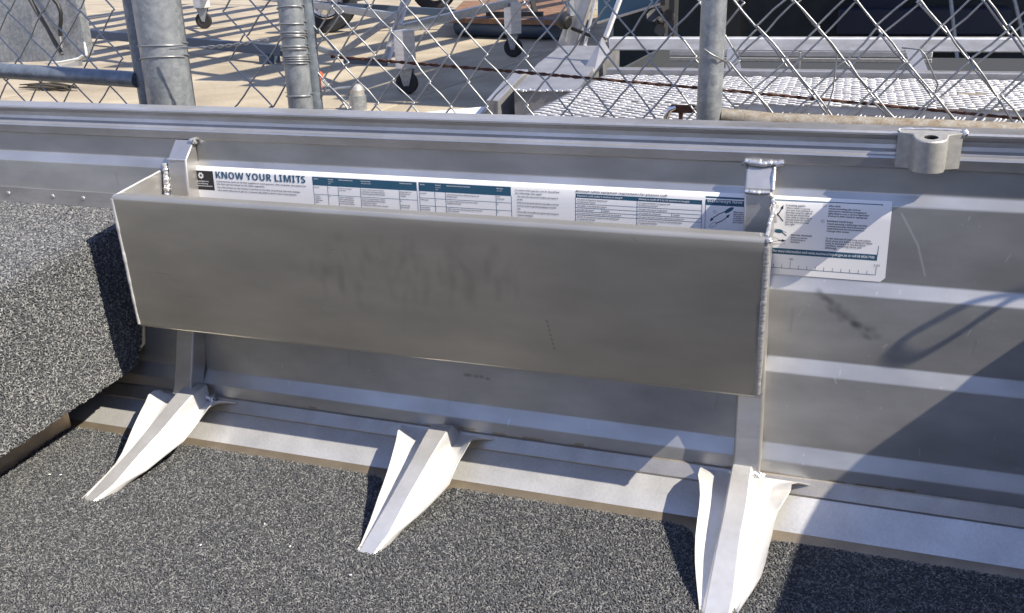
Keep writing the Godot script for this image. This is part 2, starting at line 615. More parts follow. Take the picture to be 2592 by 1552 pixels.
func arrow(s: SurfaceTool, pts: Array, w: float) -> void:
	for i in pts.size() - 1:
		line2(s, pts[i], pts[i + 1], w)
	var d: Vector2 = (pts[-1] - pts[-2]).normalized()
	var n := Vector2(-d.y, d.x)
	var a: Vector2 = pts[-1] + d * 0.0025
	var b: Vector2 = pts[-1] - d * 0.0025 + n * 0.0019
	var c: Vector2 = pts[-1] - d * 0.0025 - n * 0.0019
	tri(s, on_sheet(a.x, a.y, 0.0006), on_sheet(b.x, b.y, 0.0006), on_sheet(c.x, c.y, 0.0006))

func print_sheet(boat: Node3D) -> void:
	bold_font = SystemFont.new()
	bold_font.font_names = PackedStringArray(["Droid Sans"])
	bold_font.font_weight = 700
	plain_font = SystemFont.new()
	plain_font.font_names = PackedStringArray(["Droid Sans"])
	# the vinyl itself: cut corner at the lower right
	var s := st()
	var ys := [-0.2845, -0.288, -0.292, -0.31, -0.33, -0.35, -0.37, -0.378, -0.3835]
	for i in ys.size() - 1:
		var xr0 := 0.0652 + 0.0022 * float(i) / 8 - (0.0055 if ys[i] < -0.3785 else 0.0)
		var xr1 := 0.0652 + 0.0022 * float(i + 1) / 8 - (0.0055 if i + 1 == ys.size() - 1 else 0.0)
		quad(s, on_sheet(-0.925, ys[i]), on_sheet(xr0, ys[i]), on_sheet(xr1, ys[i + 1]), on_sheet(-0.925, ys[i + 1]), 0)
	var sheet := part("printed_sticker", s, M.vinyl, boat)
	sheet.set_meta("label", "long white printed sticker KNOW YOUR LIMITS with a centimetre ruler, behind the tray")
	# teal print
	var t := st()
	patch(t, -0.7115, -0.2912, -0.5476, -0.3035, 0.0004)
	patch(t, -0.5446, -0.2909, -0.4098, -0.3033, 0.0004)
	patch(t, -0.3203, -0.2949, -0.1561, -0.3004, 0.0004)
	patch(t, -0.1521, -0.2893, -0.1000, -0.3005, 0.0004)
	patch(t, -0.1521, -0.3498, 0.0556, -0.3573, 0.0004)
	for x in [-0.7108, -0.6877, -0.6707, -0.6352, -0.5747, -0.5474, -0.5440, -0.5209, -0.5048, -0.4312, -0.4094]:
		line2(t, Vector2(x, -0.303), Vector2(x + 0.001, -0.3785), 0.0006, 0.0005)
	for y in [-0.3166, -0.336, -0.352, -0.366, -0.3785]:
		line2(t, Vector2(-0.7108, y), Vector2(-0.5474, y), 0.0005, 0.0005)
	for y in [-0.3128, -0.3236, -0.336, -0.352, -0.366]:
		line2(t, Vector2(-0.5440, y), Vector2(-0.4094, y), 0.0005, 0.0005)
	for x in [-0.3203, -0.2386, -0.1561]:
		line2(t, Vector2(x, -0.300), Vector2(x + 0.0005, -0.370), 0.0006, 0.0005)
	for y in [-0.3084, -0.3137, -0.3185, -0.3233, -0.3325, -0.345, -0.370]:
		line2(t, Vector2(-0.3203, y), Vector2(-0.1561, y), 0.0005, 0.0005)
	line2(t, Vector2(-0.2849, -0.3137), Vector2(-0.2849, -0.3185), 0.0005, 0.0005)
	line2(t, Vector2(-0.1935, -0.3137), Vector2(-0.1935, -0.3185), 0.0005, 0.0005)
	line2(t, Vector2(-0.1517, -0.300), Vector2(-0.1510, -0.350), 0.0006, 0.0005)
	line2(t, Vector2(-0.100, -0.2892), Vector2(0.0551, -0.2887), 0.0008, 0.0005)
	line2(t, Vector2(0.0551, -0.2887), Vector2(0.0556, -0.350), 0.0008, 0.0005)
	disc(t, Vector2(-0.1224, -0.3055), 0.0065, 0.0024, 0.0006, 0.6)
	disc(t, Vector2(-0.0612, -0.3285), 0.0052, 0.0023, 0.0006, -0.05)
	disc(t, Vector2(-0.0715, -0.3295), 0.003, 0.002, 0.0006)
	for k in 101:
		var x := -0.9442 + k * 0.01
		if x > -0.915:
			line2(t, Vector2(x, -0.3752), Vector2(x, -0.3656 if k % 10 == 0 else -0.3705), 0.0005, 0.0005)
	line2(t, Vector2(-0.92, -0.3752), Vector2(0.0558, -0.3752), 0.0006, 0.0005)
	letters(t, "KNOW YOUR LIMITS", -0.8749, -0.3012, 0.0102, 0.152, true)
	stuff(part("teal_print", t, M.teal, sheet))
	# white lettering on the teal bars
	var w := st()
	for c in [[-0.7090, "Species"], [-0.6858, "Personal"], [-0.6690, "Vessel possession limits"], [-0.6335, "Special controls"], [-0.5735, "Minimum size limits"], [-0.5425, "Species"], [-0.5195, "Personal"], [-0.5030, "Special controls and key information"], [-0.4300, "Minimum"]]:
		letters(w, c[1], c[0], -0.2948, 0.0017, 0.0, true, 0.82)
	for c in [[-0.6858, "possession"], [-0.6335, "and key information"], [-0.5195, "possession"], [-0.4300, "size limits"]]:
		letters(w, c[1], c[0], -0.2978, 0.0015, 0.0, false, 0.82)
	for c in [[-0.6858, "limits"], [-0.5195, "limits"]]:
		letters(w, c[1], c[0], -0.3008, 0.0015, 0.0, false, 0.82)
	letters(w, "Pleasure craft under 5 metres in length", -0.318, -0.2988, 0.0023, 0.0600, true)
	letters(w, "Pleasure craft of 5 to 10 metres in length", -0.2365, -0.2988, 0.0023, 0.0645, true)
	letters(w, "Waterways have road rules too", -0.1500, -0.2967, 0.0037, 0.082, true)
	letters(w, "For more information visit www.marinesafety.nt.gov.au or call 08 8924 7100", -0.0661, -0.3549, 0.0030, 0.1185, true)
	# the emblem panel
	var lg := st()
	patch(lg, -0.915, -0.2911, -0.8797, -0.3200, 0.0004)
	part("emblem_panel", lg, M.logo, sheet)
	for k in 7:
		var a := TAU * k / 7 + 0.3
		disc(w, Vector2(-0.9015, -0.2985) + Vector2(cos(a), sin(a)) * 0.0033, 0.0016, 0.0016, 0.0007)
	letters(w, "Northern", -0.9105, -0.3080, 0.0021, 0.0215, true)
	letters(w, "Territory", -0.9105, -0.3115, 0.0021, 0.0205, true)
	letters(w, "Government", -0.9105, -0.3150, 0.0021, 0.0278, true)
	stuff(part("white_lettering", w, M.paper, sheet))
	# dark lettering
	var d := st()
	letters(d, "A possession limit of 30 fish applies to each person, this includes the limits for", -0.8752, -0.3068, 0.0020, 0.1530, true)
	letters(d, "the fish species listed in the table opposite.", -0.8749, -0.3110, 0.0020, 0.0830, true)
	letters(d, "Minimum safety equipment requirements for pleasure craft", -0.3199, -0.2929, 0.0026, 0.1198, true)
	letters(d, "To ensure fish species can be identified,", -0.4040, -0.2956, 0.0019, 0.0620, true)
	letters(d, "the following rules apply:", -0.4037, -0.2996, 0.0019, 0.0375, true)
	letters(d, "Crossing paths", -0.0545, -0.2962, 0.0022, 0.0225, true)
	letters(d, "Narrow channels", -0.0463, -0.3330, 0.0022, 0.0248, true)
	letters(d, "After dark", -0.0053, -0.2945, 0.0022, 0.0137, true)
	letters(d, "Enclosed waterways", -0.0056, -0.3130, 0.0022, 0.0296, true)
	var y := -0.3346
	for l in [["In the interest of courtesy and safety,", 0.0520], ["boat users are asked to observe these", 0.0535], ["rules in all waters in the Northern", 0.0460], ["Territory, including rivers and", 0.0415], ["billabongs.", 0.0140]]:
		letters(d, l[0], -0.0051, y, 0.0021, l[1], true)
		y -= 0.0030
	letters(d, "90", -0.0456, -0.3643, 0.0025, 0.0044, false)
	letters(d, "100", 0.0525, -0.3645, 0.0025, 0.0068, false)
	for k in range(1, 9):
		letters(d, str(k * 10), -0.9442 + k * 0.1 - 0.0022, -0.3643, 0.0025, 0.0044, false)
	arrow(d, [Vector2(-0.1262, -0.3072), Vector2(-0.1345, -0.3112), Vector2(-0.141, -0.3160), Vector2(-0.1440, -0.3195)], 0.0011)
	arrow(d, [Vector2(-0.1380, -0.3235), Vector2(-0.131, -0.3200), Vector2(-0.126, -0.3160), Vector2(-0.1228, -0.3125)], 0.0011)
	ring(d, Vector2(-0.1412, -0.3255), 0.0050, 0.0022, 0.0004, 0.6)
	ring(d, Vector2(-0.1399, -0.3086), 0.0018, 0.0018, 0.0003)
	ring(d, Vector2(-0.0654, -0.2975), 0.0018, 0.0018, 0.0003)
	ring(d, Vector2(-0.0098, -0.2930), 0.0018, 0.0018, 0.0003)
	ring(d, Vector2(-0.0105, -0.3125), 0.0018, 0.0018, 0.0003)
	ring(d, Vector2(-0.0660, -0.3393), 0.0055, 0.0024, 0.0003, -0.03)
	letters(d, "1", -0.1404, -0.3096, 0.0018)
	letters(d, "3", -0.0660, -0.2985, 0.0018)
	letters(d, "5", -0.0104, -0.2940, 0.0018)
	letters(d, "6", -0.0111, -0.3135, 0.0018)
	arrow(d, [Vector2(-0.0672, -0.3112), Vector2(-0.0625, -0.3060), Vector2(-0.0595, -0.3000), Vector2(-0.0585, -0.2975)], 0.0012)
	line2(d, Vector2(-0.0667, -0.3038), Vector2(-0.0567, -0.3155), 0.0013)
	line2(d, Vector2(-0.0570, -0.3292), Vector2(-0.0516, -0.3335), 0.0012)
	arrow(d, [Vector2(-0.0605, -0.3398), Vector2(-0.0540, -0.3400)], 0.0012)
	for l in [[Vector2(-0.0730, -0.3290), Vector2(-0.066, -0.3258)], [Vector2(-0.066, -0.3258), Vector2(-0.0590, -0.3262)], [Vector2(-0.0590, -0.3262), Vector2(-0.0516, -0.3300)], [Vector2(-0.0735, -0.3440), Vector2(-0.066, -0.3450)], [Vector2(-0.066, -0.3450), Vector2(-0.0520, -0.3440)]]:
		line2(d, l[0], l[1], 0.0005)
	stuff(part("dark_lettering", d, M.ink, sheet))
	var b := st()
	letters(b, "The information on this sticker is current at the time of printing, but may change.", -0.8746, -0.3158, 0.0019, 0.1418, true)
	letters(b, "Visit www.fisheries.nt.gov.au or phone (08) 8999 2144 for more information.", -0.8743, -0.3202, 0.0019, 0.1355, true)
	var rules := ["The entire skin must be left on fillets and trunks of", "all fish.", "Fillets from the species listed in the table to the left", "must be stored in separate packaging to all other", "fish.", "Frozen fillets from different species must be kept in", "separate packaging.", "Two fillets together and frozen constitute 1 fish,", "fillets must be stored flat."]
	y = -0.3040
	for l in rules:
		letters(b, l, -0.4010, y, 0.0018, 0.0, true, 0.92)
		y -= 0.0042
	var cells := [
		[-0.7092, -0.3068, ["Mud crabs"]], [-0.6860, -0.3068, ["10"]], [-0.6690, -0.3068, ["30 when 3 or more people", "are on board."]],
		[-0.6335, -0.3068, ["5 crab pots or dillies per person, 10 maximum", "per vessel when 2 or more people are on board.", "Females with eggs must be returned unharmed."]],
		[-0.5735, -0.3068, ["Carapace width: 13 cm", "for males and 14 cm", "for females"]],
		[-0.7092, -0.3198, ["Freshwater", "crustaceans,", "cherabin and/or", "redclaw"]], [-0.6860, -0.3198, ["30"]],
		[-0.6690, -0.3198, ["Daly River Fish Management", "Zone: a combined vessel limit", "of 90 when 3 or more people", "are on board with a maximum"]],
		[-0.6335, -0.3198, ["Daly River Fish Management Zone: a combined", "personal possession limit of 30 which includes a", "maximum limit of 10 redclaw.", "5 freshwater pots or dillies per person, 10 maximum"]],
		[-0.5735, -0.3198, ["NA", "", "Females with eggs", "must be returned"]],
		[-0.5425, -0.3068, ["Barramundi"]], [-0.5195, -0.3068, ["5"]], [-0.5030, -0.3068, ["3 fish person possession limit in the Mary and Daly River Fish", "Management Zones."]], [-0.4300, -0.3058, ["55 cm", "overall length"]],
		[-0.5425, -0.3160, ["Golden snapper"]], [-0.5195, -0.3160, ["3"]], [-0.5030, -0.3160, ["Not suitable for catch and release in water 10 m+ in depth,", "susceptible to barotrauma."]], [-0.4300, -0.3160, ["NA"]],
		[-0.5425, -0.3268, ["Sharks (including", "protected species)"]], [-0.5195, -0.3268, ["3"]], [-0.5030, -0.3268, ["Sawfish, northern river shark and speartooth sharks are protected", "and must not be taken."]], [-0.4300, -0.3268, ["NA"]]]
	for c in cells:
		y = c[1]
		for l in c[2]:
			if l:
				letters(b, l, c[0], y, 0.0016, 0.0, true, 0.72)
			y -= 0.0030
	var kit := [[-0.3180, -0.3035, "One approved lifejacket or buoyancy vest"], [-0.3180, -0.3068, "for each person on board"], [-0.3180, -0.3118, "Two paddles or oars fitted with rowlocks"], [-0.3180, -0.3170, "One bailer with lanyard"], [-0.2835, -0.3170, "*EXPIRES"], [-0.3180, -0.3217, "One anchor fitted with an anchor cable of not less than 50 m"], [-0.3180, -0.3265, "One litre for each person on board of fresh drinking water"], [-0.3180, -0.3298, "in a waterproof container"],
		[-0.2365, -0.3035, "One approved lifejacket or buoyancy vest"], [-0.2365, -0.3068, "for each person on board"], [-0.2365, -0.3118, "One bailer with lanyard or bilge pump"], [-0.2365, -0.3170, "One portable fire extinguisher"], [-0.1920, -0.3170, "*EXPIRES"], [-0.2365, -0.3217, "One anchor fitted with an anchor cable of not less than 50 m"], [-0.2365, -0.3265, "One litre for each person on board of fresh drinking water"], [-0.2365, -0.3298, "in a waterproof container"]]
	for c in kit:
		letters(b, c[2], c[0], c[1], 0.0017, 0.0, true, 0.85)
	var blocks := [[-0.1170, -0.3085, 0.0026, ["When two vessels are", "approaching end on", "or nearly so,", "each must alter course", "to starboard and pass", "port to port."]],
		[-0.0540, -0.2995, 0.0029, ["When a vessel is crossing", "your bow, from starboard to", "port that vessel has right of", "way and you should keep", "clear. (Stop or reduce speed", "and pass under the stern.)", "give way to the vessel on", "your right."]],
		[-0.0050, -0.2976, 0.0030, ["Vessels proceeding after dark on", "inland waters should have navigational", "lights fitted or carry a torch to signal their", "presence to other vessels as appropriate."]],
		[-0.0050, -0.3163, 0.0030, ["Vessels operating in billabongs and other", "enclosed waterways should proceed at a", "speed which does not inconvenience or", "endanger other vessels."]],
		[-0.0462, -0.3362, 0.0028, ["When in a narrow", "channel keep to", "starboard."]]]
	for c in blocks:
		y = c[1]
		for l in c[3]:
			letters(b, l, c[0], y, 0.0019, 0.0, true, 0.86)
			y -= c[2]
	stuff(part("small_lettering", b, M.ink_soft, sheet))

# ------------------------------------------------------------------ carpet pile
func in_poly(p: Vector2, poly: PackedVector2Array) -> bool:
	return Geometry2D.is_point_in_polygon(p, poly)

func tuft_mesh() -> ArrayMesh:
	var s := st()
	smooth_group += 1
	var pts := [Vector3(-0.0022, -0.001, 0), Vector3(-0.0012, 0.0012, 0.0003), Vector3(0.0008, 0.0016, -0.0002), Vector3(0.0023, 0.0002, 0.0004)]
	tube(s, pts, [0.0006, 0.0008, 0.0008, 0.0004], 4)
	s.generate_normals()
	var m := s.commit()
	m.surface_set_material(0, M.tuft)
	return m

func pile(places: Array, normals: Array, parent: Node3D, pile_tone: float) -> void:
	# places: where each tuft stands; its tone is drawn from three yarns
	var mm := MultiMesh.new()
	mm.transform_format = MultiMesh.TRANSFORM_3D
	mm.use_colors = true
	mm.mesh = tuft_mesh()
	mm.instance_count = places.size()
	for i in places.size():
		var n: Vector3 = normals[i]
		var x := Vector3(rng.randf_range(-1, 1), rng.randf_range(-1, 1), rng.randf_range(-1, 1)).cross(n).normalized()
		var tilt := n + x.cross(n) * rng.randf_range(-0.7, 0.7)
		var y := tilt.normalized()
		x = (x - y * x.dot(y)).normalized()
		var k := rng.randf_range(0.65, 1.05)
		mm.set_instance_transform(i, Transform3D(Basis(x, y, x.cross(y)) * k, places[i]))
		var r := rng.randf()
		var c := Color(0.078, 0.083, 0.092)
		if r > 0.80:
			var v := rng.randf_range(0.23, 0.34)
			c = Color(v * 0.99, v, v)
		elif r > 0.42:
			var v := rng.randf_range(0.13, 0.195)
			c = Color(v * 0.96, v, v * 1.05)
		mm.set_instance_color(i, Color(c.r * pile_tone, c.g * pile_tone, c.b * pile_tone))  # scales the tone of the whole pile evenly
	var o := MultiMeshInstance3D.new()
	o.name = "carpet_pile"
	o.multimesh = mm
	o.set_meta("kind", "stuff")
	parent.add_child(o, true)
	o.position = -parent.position if not parent is MeshInstance3D else Vector3.ZERO

# ------------------------------------------------------------------ the boat
func build_boat() -> void:
	var boat := thing("aluminium_boat", "open bare aluminium boat seen from inside, with welded storage tray on its side", "boat", Vector3(-0.4, GROUND + 0.05, 0.75))
	# side plates
	var im := marked(2048, 520, 5, 0.76, 0.005, 0.012)
	var px := func(x: float, y: float) -> Vector2:
		return Vector2((x + 1.35) / 1.65 * 2048, (-0.24 - y) / 0.42 * 520)
	var dark := Color(0.36, 0.36, 0.38)
	for k in 26:   # the black smear beside the sticker and another lower down
		var a: Vector2 = px.call(lerpf(-0.012, 0.058, k / 25.0) + rng.randf_range(-0.004, 0.004), lerpf(-0.402, -0.448, k / 25.0) + rng.randf_range(-0.005, 0.005))
		stroke(im, [a, a + Vector2(rng.randf_range(2, 9), rng.randf_range(1, 5))], rng.randf_range(4, 9), dark, 0.09)
	for k in 5:
		var a: Vector2 = px.call(-0.475 + k * 0.008 + rng.randf_range(-0.002, 0.002), -0.558 + rng.randf_range(-0.002, 0.002))
		stroke(im, [a, a + Vector2(6, 1)], 3.5, dark, 0.14)
	for k in 300:  # white flecks and small scratches, most of them aft
		var x := 0.25 - pow(rng.randf(), 1.6) * 1.5
		var a: Vector2 = px.call(x, rng.randf_range(-0.30, -0.64))
		var l := pow(rng.randf(), 3.0) * 16.0
		stroke(im, [a, a + Vector2(rng.randf_range(-0.5, 0.5), rng.randf_range(-1, 1)) * l], rng.randf_range(0.3, 0.9), Color(1, 1, 1), rng.randf_range(0.15, 0.9))
	stroke(im, [px.call(0.077, -0.298), px.call(0.099, -0.335), px.call(0.111, -0.372)], 1.3, Color(1, 1, 1), 0.95)
	for k in 50:   # rubbed streaks
		var a: Vector2 = px.call(rng.randf_range(-1.3, 0.28), rng.randf_range(-0.28, -0.6))
		stroke(im, [a, a + Vector2(rng.randf_range(-6, 6), rng.randf_range(15, 45))], rng.randf_range(1.5, 4), Color(0.62, 0.62, 0.63), 0.05)
	for k in 60:   # brown stain along the foot of the plate
		var a: Vector2 = px.call(rng.randf_range(-0.8, 0.3), -0.634 + rng.randf_range(-0.006, 0.003))
		stroke(im, [a, a + Vector2(rng.randf_range(10, 40), 0)], rng.randf_range(1.5, 4), Color(0.62, 0.5, 0.33), 0.22)
	var hm: StandardMaterial3D = M.alu.duplicate()
	hm.albedo_texture = ImageTexture.create_from_image(im)
	hm.metallic = 0.8
	hm.albedo_color = Color(0.68, 0.672, 0.67).linear_to_srgb()
	hm.uv1_triplanar = false
	hm.uv1_scale = Vector3.ONE
	hm.texture_repeat = false
	hm.roughness_texture = null
	hm.roughness = 0.38
	for far in [false, true]:
		part("side_plate", hull_sheet(far), hm if not far else M.alu, boat)
		var s := st()
		extrude_x(s, GUNWALE, X0, X1, far, false)
		part("gunwale", s, M.alu, boat)
		s = st()
		extrude_x(s, [Vector2(hull_z(-0.634) + 0.0006, -0.6335), Vector2(0.0715, -0.6345), Vector2(0.0835, -0.6495), Vector2(0.0835, -0.6518), Vector2(0.0805, -0.6518), Vector2(0.0725, -0.6420)], X0, X1, far)
		part("chine_strip", s, M.strip, boat)
		# bottom plate from the chine down to the floor, with one pressed rib
		s = st()
		var prof := [Vector2(0.068, -0.652), Vector2(0.080, -0.6545), Vector2(0.092, -0.6590), Vector2(0.102, -0.6645), Vector2(0.109, -0.6700), Vector2(0.115, -0.6745), Vector2(0.122, -0.6772), Vector2(0.131, -0.6790), Vector2(0.140, -0.6825), Vector2(0.165, -0.694), Vector2(0.170, -0.700), Vector2(0.160, -0.698), Vector2(0.10, -0.669), Vector2(0.066, -0.655)]
		extrude_x(s, prof, X0, X1, far, true)
		part("bottom_plate", s, M.bottom, boat)
		s = st()
		extrude_x(s, [Vector2(0.167, -0.6935), Vector2(0.7495, -0.6935), Vector2(0.7495, -0.698), Vector2(0.171, -0.698)], X0, X1, far)
		part("floor_plate", s, M.floor, boat)
		s = st()
		extrude_x(s, [Vector2(0.062, -0.64), Vector2(0.165, -0.70), Vector2(0.76, -0.72), Vector2(0.76, -0.80), Vector2(0.06, -0.70)], X0, X1, far)
		part("keel_plate", s, M.alu_far, boat)
	for x in [X0, X1]:
		var s := st()
		prism(s, [Vector2(0.0, -0.2), Vector2(BEAM, -0.2), Vector2(BEAM, -0.62), Vector2(BEAM - 0.06, -0.70), Vector2(BEAM / 2, -0.80), Vector2(0.06, -0.70), Vector2(0.0, -0.62)], Vector3(x, 0, 0), Vector3.BACK, Vector3.UP, Vector3(0.004, 0, 0))
		part("bow_plate" if x < 0 else "transom", s, M.alu, boat)
	print_sheet(boat)
	# floor ribs
	var ribs := [
		{"lo": [Vector3(-0.982, -0.620, 0.100), Vector3(-0.972, -0.627, 0.121), Vector3(-0.955, -0.644, 0.179), Vector3(-0.939, -0.658, 0.224), Vector3(-0.933, -0.665, 0.249), Vector3(-0.935, -0.683, 0.311)], "cl": [Vector3(-0.924, -0.616, 0.116), Vector3(-0.924, -0.621, 0.133), Vector3(-0.925, -0.652, 0.221), Vector3(-0.935, -0.683, 0.311)],
		"cr": [Vector3(-0.894, -0.615, 0.116), Vector3(-0.895, -0.620, 0.131), Vector3(-0.898, -0.639, 0.184), Vector3(-0.904, -0.656, 0.233), Vector3(-0.906, -0.673, 0.282), Vector3(-0.916, -0.683, 0.311)], "ro": [Vector3(-0.866, -0.626, 0.120), Vector3(-0.865, -0.636, 0.150), Vector3(-0.861, -0.646, 0.187), Vector3(-0.867, -0.651, 0.201), Vector3(-0.882, -0.665, 0.248), Vector3(-0.905, -0.674, 0.281), Vector3(-0.914, -0.683, 0.311)]},
		{"lo": [Vector3(-0.556, -0.620, 0.100), Vector3(-0.548, -0.627, 0.123), Vector3(-0.540, -0.637, 0.155), Vector3(-0.533, -0.648, 0.193), Vector3(-0.529, -0.657, 0.222), Vector3(-0.522, -0.668, 0.259), Vector3(-0.516, -0.684, 0.313)], "cl": [Vector3(-0.506, -0.617, 0.118), Vector3(-0.506, -0.621, 0.132), Vector3(-0.506, -0.631, 0.161), Vector3(-0.509, -0.656, 0.234), Vector3(-0.515, -0.684, 0.312)],
		"cr": [Vector3(-0.477, -0.616, 0.118), Vector3(-0.478, -0.620, 0.131), Vector3(-0.481, -0.633, 0.166), Vector3(-0.485, -0.653, 0.225), Vector3(-0.487, -0.674, 0.285), Vector3(-0.494, -0.684, 0.312)], "ro": [Vector3(-0.444, -0.623, 0.110), Vector3(-0.445, -0.627, 0.122), Vector3(-0.448, -0.635, 0.149), Vector3(-0.444, -0.647, 0.189), Vector3(-0.461, -0.661, 0.237), Vector3(-0.483, -0.674, 0.278), Vector3(-0.492, -0.683, 0.311)]},
		{"lo": [Vector3(-0.134, -0.622, 0.105), Vector3(-0.125, -0.632, 0.138), Vector3(-0.122, -0.641, 0.168), Vector3(-0.121, -0.650, 0.198), Vector3(-0.116, -0.661, 0.237), Vector3(-0.110, -0.669, 0.264), Vector3(-0.098, -0.683, 0.311)], "cl": [Vector3(-0.092, -0.616, 0.115), Vector3(-0.092, -0.619, 0.127), Vector3(-0.092, -0.636, 0.177), Vector3(-0.094, -0.655, 0.230), Vector3(-0.095, -0.683, 0.311)],
		"cr": [Vector3(-0.067, -0.615, 0.112), Vector3(-0.067, -0.618, 0.124), Vector3(-0.066, -0.630, 0.159), Vector3(-0.068, -0.646, 0.205), Vector3(-0.066, -0.674, 0.285), Vector3(-0.068, -0.683, 0.311)], "ro": [Vector3(-0.017, -0.623, 0.109), Vector3(-0.033, -0.636, 0.152), Vector3(-0.033, -0.644, 0.180), Vector3(-0.036, -0.653, 0.208), Vector3(-0.038, -0.662, 0.239), Vector3(-0.046, -0.669, 0.263), Vector3(-0.064, -0.683, 0.311)]}]
	for k in 3:
		floor_rib(boat, ribs[k], k != 1)
	# side frames
	var f1 := frame_rib(boat, -0.925, -0.926, 0.033)
	var f2 := frame_rib(boat, -0.0885, -0.0745, 0.033)
	var s: SurfaceTool
	weld_part(f2, [Vector3(-0.107, -0.2445, 0.0065), Vector3(-0.088, -0.2455, 0.0080), Vector3(-0.069, -0.2445, 0.0065)], 0.0034, 0.0055, 0.15, "weld", M.weld)
	weld_part(f2, [Vector3(-0.103, -0.276, 0.0298), Vector3(-0.088, -0.2765, 0.0305), Vector3(-0.073, -0.276, 0.0305)], 0.0026, 0.0055, 0.15, "weld", M.weld)
	weld_part(f2, [Vector3(-0.0705, -0.247, 0.006), Vector3(-0.066, -0.245, 0.006), Vector3(-0.061, -0.2445, 0.0055)], 0.0040, 0.006, 0.15, "weld", M.weld)
	weld_part(f2, [Vector3(-0.1065, -0.250, 0.005), Vector3(-0.109, -0.245, 0.006)], 0.0028, 0.006, 0.15, "weld", M.weld)
	weld_part(f2, [Vector3(-0.0715, -0.249, 0.008), Vector3(-0.071, -0.26, 0.018), Vector3(-0.0705, -0.273, 0.028)], 0.0024, 0.005, 0.15, "weld", M.weld)
	weld_part(f2, [Vector3(-0.095, -0.6215, 0.0985), Vector3(-0.078, -0.622, 0.1005), Vector3(-0.060, -0.6225, 0.097), Vector3(-0.054, -0.624, 0.088)], 0.0042, 0.005, 0.4, "weld", M.weld)
	weld_part(f1, [Vector3(-0.912, -0.248, 0.006), Vector3(-0.9075, -0.2465, 0.0065), Vector3(-0.905, -0.2455, 0.006)], 0.0040, 0.006, 0.3, "weld", M.weld)
	weld_part(f1, [Vector3(-0.942, -0.2715, 0.0285), Vector3(-0.909, -0.2715, 0.0285)], 0.0011, 0.02, 0.15, "weld", M.weld)
	weld_part(f1, [Vector3(-0.9435, -0.624, 0.094), Vector3(-0.925, -0.6245, 0.0985), Vector3(-0.905, -0.6235, 0.096)], 0.0026, 0.008, 0.3, "weld", M.weld)
	weld_part(f1, [Vector3(-0.905, -0.625, 0.088), Vector3(-0.895, -0.630, 0.082), Vector3(-0.878, -0.634, 0.079)], 0.0050, 0.005, 0.5, "weld", M.weld)
	# storage tray
	var tray := Node3D.new()
	tray.name = "storage_tray"
	boat.add_child(tray)
	tray.position = Vector3(-0.5, -0.5, 0.08) - boat.position
	tray.set_meta("label", "long shallow folded aluminium tray welded between two side frames")
	var lift := func(node: Node3D) -> void:
		node.position = -Vector3(-0.5, -0.5, 0.08)
	var xl := -0.9535
	var xr := -0.0685
	s = st()
	# front: lip folded back, rounded edge, face, rounded bottom edge, bottom
	var fold: Array[Vector2] = [Vector2(0.1165, -0.3012), Vector2(0.1330, -0.3008)]
	for k in 6:
		var a := PI / 2 * (1.0 - k / 5.0)
		fold.append(Vector2(0.1330 + 0.0062 * cos(a), -0.3070 + 0.0062 * sin(a)))
	fold.append(Vector2(0.1384, -0.320))
	fold.append(Vector2(0.1296, -0.486))
	fold.append(Vector2(0.1285, -0.4965))
	for k in 4:
		var a := -PI / 2 * k / 3.0
		fold.append(Vector2(0.1245 + 0.004 * cos(a), -0.4975 + 0.004 * sin(a)))
	fold.append(Vector2(0.036, -0.5005))
	smooth_group += 1
	var g := smooth_group
	for i in fold.size() - 1:
		var p := []
		var uv := []
		for c in [[0, i], [0, i + 1], [1, i + 1], [1, i]]:
			var q: Vector2 = fold[c[1]]
			var x := xl if c[0] == 0 else xr
			p.append(Vector3(x, q.y, q.x))
			uv.append(Vector2((x - xl) / (xr - xl), (-0.3 - q.y) / 0.2))
		quad_uv(s, p, uv, g)
	smooth_group += 1
	g = smooth_group
	for i in fold.size() - 1:
		var p := []
		var uv := []
		for c in [[0, i], [0, i + 1], [1, i + 1], [1, i]]:
			var q: Vector2 = fold[c[1]]
			var x := xl if c[0] == 0 else xr
			var inner := Vector2(minf(q.x, 0.136) - 0.0026, maxf(minf(q.y, -0.3035), -0.4978) if i + c[1] > 0 else q.y - 0.0026)
			p.append(Vector3(x, inner.y, inner.x))
			uv.append(Vector2((x - xl) / (xr - xl), (-0.3 - q.y) / 0.2))
		quad_uv(s, p, uv, g)
	quad_uv(s, [Vector3(xl, -0.3012, 0.1165), Vector3(xr, -0.3012, 0.1165), Vector3(xr, -0.3038, 0.1165), Vector3(xl, -0.3038, 0.1165)], [Vector2(0, 0), Vector2(1, 0), Vector2(1, 0), Vector2(0, 0)])
	var ti := marked(1280, 300, 9, 0.86, 0.004, 0.012)
	for k in 45:
		var a := Vector2(rng.randf_range(0, 1280), rng.randf_range(0, 300))
		stroke(ti, [a, a + Vector2(rng.randf_range(-40, 40), rng.randf_range(-9, 9))], 0.5, Color(1, 1, 1) if k % 6 else Color(0.6, 0.6, 0.6), rng.randf_range(0.10, 0.3))
	for k in 60:   # hand smears on the face
		var a := Vector2(rng.randf_range(430, 860), rng.randf_range(30, 150))
		var b := a + Vector2(rng.randf_range(-14, 10), rng.randf_range(14, 60))
		stroke(ti, [a, (a + b) / 2 + Vector2(rng.randf_range(-5, 5), 0), b], rng.randf_range(6, 13), Color(0.6, 0.59, 0.56), 0.018)
	for k in 7:
		stroke(ti, [Vector2(910 + k * 2, 190 + k * 9), Vector2(912 + k * 2, 194 + k * 9)], 1.5, Color(0.45, 0.45, 0.45), 0.2)
	var tm: StandardMaterial3D = M.alu.duplicate()
	tm.albedo_color = Color(0.60, 0.56, 0.495).linear_to_srgb()
	tm.albedo_texture = ImageTexture.create_from_image(ti)
